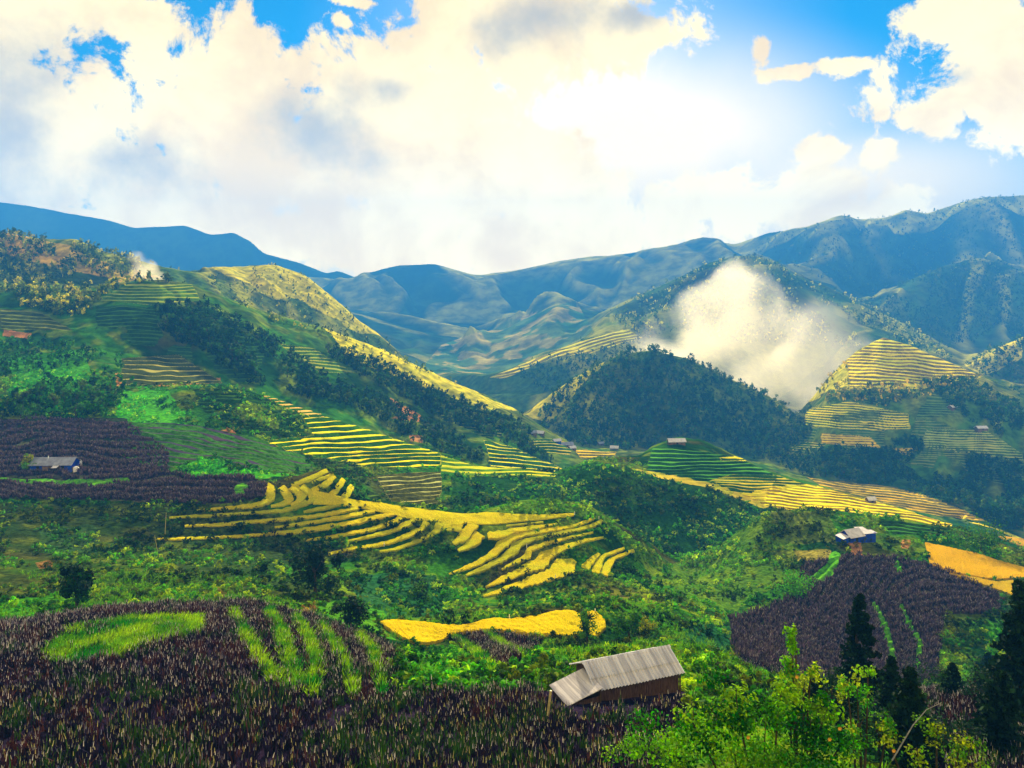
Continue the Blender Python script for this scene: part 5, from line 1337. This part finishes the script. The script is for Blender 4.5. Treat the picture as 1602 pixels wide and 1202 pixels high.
protos = []
for k, (c, rx) in enumerate((((0.016, 0.055, 0.012), 0.34), ((0.03, 0.10, 0.012), 0.40), ((0.012, 0.045, 0.016), 0.28), ((0.07, 0.13, 0.015), 0.36))):
    cm = leaf_mesh('crown', [(0, 0, 0.56)], [(rx, rx, 0.46)], 170, 0.075, [c], 2000 + k, DARKLEAF if k in (0, 2) else LEAF, lobes=9, link=False)
    tmesh = trunk_mb(1.0, 0.035, 40 + k).build('trunk', BARK)
    tme = tmesh.data
    bpy.data.objects.remove(tmesh)
    protos.append((cm, tme))


def plain_tree(p, H, k, rz, label, group):
    r = empty('tree', p, rz)
    r.scale = (H, H, H)
    tag(r, label, 'tree', group)
    for nm, me in (('trunk', protos[k][1]), ('crown', protos[k][0])):
        o = bpy.data.objects.new(nm, me)
        COL.objects.link(o)
        o.parent = r


TL = {'left': ('leafy tree in the dark woods on the long left hillside', 'trees in the woods on the left hillside'),
      'right': ('bushy tree among the woods around the right-hand terraces', 'trees around the right-hand terraces'),
      'central': ('dark tree in the forest covering the round valley hill', 'trees on the round wooded hill')}
g = random.Random(5)
for (nm, p, H) in singles:
    k = g.choice((0, 1, 2, 2) if nm == 'central' else (0, 1, 1, 2, 3))
    plain_tree(p, H, k, g.uniform(0, 6.28), *TL[nm])


def round_tree(px, py, ym, wpx, hpx, cols, label, n=1500, seed=0, mat=None, leaf=0.16):
    p = pick(px, py, ym)
    s = p[1] / FP
    H, Rr = hpx * s, wpx * s / 2
    r = empty('tree', p)
    tag(r, label, 'tree')
    trunk_mb(H, 0.035 * H, seed, 6).build('trunk', BARK, r)
    g = np.random.default_rng(seed)
    nl = 14
    cen = np.stack([g.normal(0, 0.42, nl) * Rr, g.normal(0, 0.42, nl) * Rr, (0.30 + 0.62 * g.random(nl)) * H], -1)
    cen[:, :2] *= (1.15 - 0.7 * np.abs(cen[:, 2] / H - 0.5))[:, None]
    rr = Rr * (0.34 + 0.28 * g.random((nl, 1))) * np.ones(3)
    leaf_mesh('crown', cen, rr, n // nl, np.full(nl, leaf), np.array(cols)[g.integers(0, len(cols), nl)], seed + 1, mat or DARKLEAF, r)


DK = [(0.006, 0.022, 0.018), (0.010, 0.035, 0.02), (0.016, 0.05, 0.02)]
GRN3 = [(0.012, 0.06, 0.01), (0.03, 0.12, 0.01), (0.06, 0.18, 0.012)]
round_tree(494, 938, 120, 52, 78, DK, 'dark rounded tree standing alone below the left fan of terraces', 2600, 3, leaf=0.28)
round_tree(122, 955, 70, 50, 72, DK + GRN3[:1], 'dark tree above the grassy patch of the foreground field', 2600, 4, leaf=0.2)
round_tree(918, 1004, 95, 30, 50, GRN3 + DK[:1], 'slim little tree splitting the nearest golden field from its corner', 1300, 5, LEAF, leaf=0.13)
round_tree(548, 985, 80, 44, 46, DK, 'low dark tree between the green strips and the golden field', 1500, 6, leaf=0.18)
round_tree(46, 738, 190, 22, 30, [(0.22, 0.24, 0.01), (0.10, 0.26, 0.012)], 'small yellowish tree at the left end of the blue farmhouse', 500, 7, LEAF, leaf=0.3)
round_tree(985, 1000, 90, 40, 44, GRN3, 'bushy green tree right of the golden corner field', 1500, 8, LEAF, leaf=0.16)
round_tree(1010, 990, 100, 26, 22, [(0.42, 0.42, 0.012), (0.25, 0.32, 0.012)], 'small bright yellow-green bush beyond the hut roof', 600, 9, LEAF, leaf=0.14)
round_tree(660, 945, 120, 46, 34, GRN3 + DK, 'scrubby tree above the left half of the nearest golden field', 1200, 10, leaf=0.2)
round_tree(1240, 935, 120, 60, 40, [(0.06, 0.24, 0.012), (0.10, 0.30, 0.012)], 'bright green clump at the left shoulder of the dark mound', 1500, 11, LEAF, leaf=0.22)
round_tree(1535, 862, 190, 90, 34, GRN3, 'spreading green thicket above the orange field on the right edge', 1600, 12, LEAF, leaf=0.3)

for k, (x_, y_, ym, w_, h_) in enumerate(((1302, 1118, 50, 80, 60), (1375, 1185, 36, 120, 70), (1475, 1190, 40, 120, 70), (1520, 1120, 56, 90, 60), (1440, 1080, 70, 80, 40))):
    round_tree(x_, y_, ym, w_, h_, DK, ('dark bush behind the left of the slender conifer', 'wide dark bush on the bottom edge left of the broad black conifer', 'wide dark bush on the bottom edge right of the broad black conifer',
               'dark bush before the small conifer in the scrub', 'low dark bush at the foot of the dark mound rows')[k], 1500, 60 + k, leaf=0.1)


def conifer(px, py, ym, wpx, hpx, label, seed, cols=None):
    p = pick(px, py, ym) if isinstance(py, (int, float)) else np.array(py)
    s = p[1] / FP
    H, Rr = hpx * s, wpx * s / 2
    r = empty('conifer', p)
    tag(r, label, 'conifer')
    trunk_mb(H, 0.022 * H, seed, 0, 0.97).build('trunk', BARK, r)
    g = np.random.default_rng(seed)
    nb = 150
    z = 0.06 + 0.92 * np.sort(g.random(nb))
    a = g.random(nb) * 6.283
    ln = Rr * (1.02 - z) * (0.7 + 0.45 * g.random(nb)) + 0.05 * Rr
    cs, rs = [], []
    for i in range(nb):
        for u in (0.3, 0.6, 0.9):
            cs.append((math.cos(a[i]) * ln[i] * u, math.sin(a[i]) * ln[i] * u, z[i] * H - 0.22 * ln[i] * u * u))
            q = 0.20 * ln[i] + 0.04 * Rr
            rs.append((q, q, q * 0.45))
    cs, rs = np.array(cs), np.array(rs)
    leaf_mesh('crown', cs, rs, 14, np.full(len(cs), 0.09 * Rr), np.array(cols or [(0.004, 0.014, 0.010), (0.006, 0.022, 0.012), (0.010, 0.032, 0.012)])[g.integers(0, 3, len(cs))], seed + 1, DARKLEAF, r, up=0.1)


conifer(1345, 1098, 60, 88, 165, 'dark slender conifer rising in front of the dark mound', 21)
conifer(1424, 1195, 36, 110, 150, 'broad near-black conifer at the lower right beside the shrubs', 22)
conifer(1596, 1130, 50, 120, 222, 'tallest black conifer cut by the right edge of the view', 23)
conifer(1276, 1120, 45, 50, 75, 'small dark conifer behind the tall leafy sprig', 24)
conifer(1545, 1082, 60, 44, 62, 'small dark conifer in the scrub left of the tallest one', 25)

conifer(1395, 1130, 50, 66, 96, 'dark bushy conifer wedged between the slender one and the broad black one', 26)
conifer(1490, 1120, 60, 60, 60, 'squat dark conifer at the foot of the dark mound', 27)
conifer(1322, 1150, 44, 60, 90, 'dark conifer half hidden by the airy sprig', 28)
conifer(1568, 1180, 40, 110, 130, 'broad dark conifer in the lower right corner before the tallest one', 29)

# ---- the leafy shrubs at the lower right
def shrub(depth, blobs, label, seed, cols, blooms=(), leaf=0.072, dens=1.25):
    x0 = np.mean([(b[0] - CX) / FP * depth for b in blobs])
    z0 = ground_z(x0, depth)
    r = empty('shrub', (x0, depth, z0))
    tag(r, label, 'shrub')
    g = np.random.default_rng(seed)
    V, st = [], MB()
    for (px, py, rx, ry, n) in blobs:
        s = depth / FP
        cx, cz = (px - CX) * s - x0, (HY - py) * s - z0
        dy = g.normal(0, 0.5)
        c = np.array([[cx, dy, cz]])
        for sub in range(6):
            o = g.normal(0, 0.5, 3) * np.array((rx * s, 0.9 * rx * s, ry * s))
            V.append(leaf_cloud(c + o, np.array([[rx * s * 0.6, rx * s * 0.6, ry * s * 0.6]]), int(n * dens / 6), leaf, np.array([cols[g.integers(0, len(cols))]]), int(g.integers(1 << 30)), up=0.5))
        base = (g.normal(0, 0.25), g.normal(0, 0.2), -0.2)
        mid = (cx * 0.6, dy * 0.6, cz * 0.55)
        st.tube([base, mid, (cx, dy, cz), (cx + g.normal(0, 0.1), dy, cz + ry * s * 0.8)], [0.06, 0.04, 0.022, 0.008], 5)
    st.build('stems', BARK, r)
    v, f, c = merge(V)
    mesh_np('foliage', v, f, LEAF, {'col': c}, parent=r)
    for (px, py) in blooms:
        s = depth / FP
        c = Vector(((px - CX) * s - x0, -1.0, (HY - py) * s - z0))
        mb = MB()
        for k in range(6):
            a = k * 1.047
            d = Vector((math.cos(a), -0.35, math.sin(a))) * 0.065
            n_ = Vector((-math.sin(a), 0, math.cos(a))) * 0.03
            mb.add([c, c + d * 0.6 + n_, c + d, c + d * 0.6 - n_], [(0, 1, 2, 3)])
        mb.build('bloom', FRUIT, r)


LG = [(0.012, 0.09, 0.006), (0.03, 0.20, 0.006), (0.07, 0.30, 0.008), (0.14, 0.38, 0.01), (0.20, 0.40, 0.012)]
shrub(24.0, [(1150, 1095, 50, 32, 700), (1090, 1145, 60, 40, 900), (1190, 1150, 70, 45, 1200), (1270, 1160, 55, 45, 900), (1060, 1190, 60, 30, 700), (1150, 1200, 90, 40, 1200), (1250, 1205, 90, 35, 1000), (1215, 1105, 30, 36, 500), (1300, 1120, 26, 28, 320), (1325, 1185, 40, 36, 500)],
      'sprawling bright green shrub filling the lower right corner', 31, LG, ((1292, 1112), (1277, 1128), (1155, 1125), (1310, 1187), (1373, 1145)))
shrub(25.5, [(1247, 1000, 9, 18, 90), (1250, 1025, 14, 20, 160), (1243, 1052, 20, 20, 220), (1262, 1040, 10, 14, 80), (1255, 1078, 24, 22, 260), (1235, 1085, 16, 22, 170)],
      'tall thin leafy sprig rising above the bright shrub', 32, LG[1:] + [(0.30, 0.40, 0.03)], ((1229, 1036),), leaf=0.065)
shrub(27.0, [(1345, 1085, 26, 14, 150), (1378, 1075, 16, 10, 90), (1320, 1075, 16, 26, 170), (1375, 1120, 16, 22, 130), (1340, 1130, 18, 18, 130)],
      'airy sprig with small leaves in front of the dark conifers', 33, LG[1:] + [(0.28, 0.36, 0.03)], (), leaf=0.065)
shrub(25.0, [(1465, 1145, 24, 20, 170), (1495, 1160, 28, 24, 240), (1520, 1195, 24, 22, 160), (1440, 1185, 26, 14, 120), (1400, 1165, 30, 10, 120)],
      'olive-green sprigs along the bottom edge right of the bright shrub', 34, [(0.08, 0.22, 0.01), (0.16, 0.30, 0.015), (0.26, 0.32, 0.02)], (), leaf=0.06)
shrub(33.0, [(985, 1140, 24, 18, 190), (1020, 1165, 34, 20, 280), (960, 1165, 20, 16, 110), (1035, 1140, 18, 12, 100)],
      'low light-green shrub between the dry stalks and the bright shrub', 35, LG, (), leaf=0.07)
tag(MB().tube([(10.9, 22.0, -13.2), (11.6, 22.2, -12.3), (12.05, 22.3, -11.9), (12.55, 22.4, -11.75)], [0.022, 0.016, 0.012, 0.006], 5).build('bare_branch', mat_plain('grey_twig', (0.35, 0.32, 0.34), None, 9)), 'thin grey bare branch arching over the dark lower right corner', 'branch')


# ------------------------------------------------------------------ smoke over the valley
def smoke(name, centres, depth, label, dens, thick, nscale):
    """a box of drifting smoke; its density comes from soft puffs broken up by noise"""
    pts = []
    for (px, py, rpx) in centres:
        s = depth / FP
        pts.append(((px - CX) * s, (HY - py) * s, rpx * s))
    x0, x1 = min(p[0] - p[2] for p in pts), max(p[0] + p[2] for p in pts)
    z0, z1 = min(p[1] - p[2] for p in pts), max(p[1] + p[2] for p in pts)
    m, t = new_mat(name)
    pos = t.n('ShaderNodeNewGeometry').outputs['Position']
    n1 = t.noise(pos, nscale, 2.0, 0.4, 0.7)
    acc = None
    for (x, z, r) in pts:
        d = t.v('MULTIPLY', t.v('SUBTRACT', pos, (x, depth, z)), (1 / r, 1 / thick, 1 / r))
        q = t.m('SUBTRACT', 1.0, t.v('LENGTH', d))
        acc = q if acc is None else t.m('SMOOTH_MAX', acc, q, 0.25)
    q = t.m('ADD', acc, t.m('MULTIPLY', t.m('SUBTRACT', n1, 0.54), 2.8))
    den = t.m('MULTIPLY', t.rng(q, -0.1, 0.9), dens)
    den = t.m('MULTIPLY', den, t.rng(acc, 0.0, 0.15))
    pv = t.n('ShaderNodeVolumePrincipled')
    pv.inputs['Color'].default_value = (1.0, 0.93, 0.76, 1)
    pv.inputs['Anisotropy'].default_value = 0.62
    t.put(pv.inputs['Density'], den)
    o = t.n('ShaderNodeOutputMaterial')
    t.t.links.new(pv.outputs[0], o.inputs['Volume'])
    mb = MB().box(x0, x1, depth - thick, depth + thick, z0, z1)
    tag(mb.build(name, m), label, 'smoke', kind='stuff')


smoke('smoke', [(1165, 500, 90), (1115, 535, 100), (1215, 545, 115), (1060, 560, 85), (1180, 590, 125), (1265, 575, 110), (1275, 615, 95), (1025, 548, 55), (1165, 450, 55), (1230, 510, 60)], 960, 'pale drifting smoke hanging in the valley behind the round hill', 0.0056, 90, 0.013)
smoke('smoke', [(225, 425, 24), (245, 440, 18), (215, 405, 14)], 575, 'thin wisp of smoke rising from the terraced top of the left hill', 0.03, 14, 0.06)

# ------------------------------------------------------------------ air
def haze():
    m, t = new_mat('haze')
    pv = t.n('ShaderNodeVolumePrincipled')
    pv.inputs['Color'].default_value = (0.05, 0.33, 1.0, 1)
    pv.inputs['Density'].default_value = 2.9e-4
    pv.inputs['Anisotropy'].default_value = 0.0
    o = t.n('ShaderNodeOutputMaterial')
    t.t.links.new(pv.outputs[0], o.inputs['Volume'])
    x0, x1, y0, y1 = CO[..., 0].min() - 30, CO[..., 0].max() + 30, -30.0, CO[..., 1].max() + 30
    z0, z1 = CO[..., 2].min() - 1, CO[..., 2].max() + 8
    v = [(x, y, z) for z in (z0, z1) for y in (y0, y1) for x in (x0, x1)]
    f = [(0, 2, 3, 1), (4, 5, 7, 6), (0, 1, 5, 4), (2, 6, 7, 3), (0, 4, 6, 2), (1, 3, 7, 5)]
    tag(mesh_np('haze', v, f, m), 'blue haze thickening towards the far mountains', 'haze', kind='stuff')


haze()
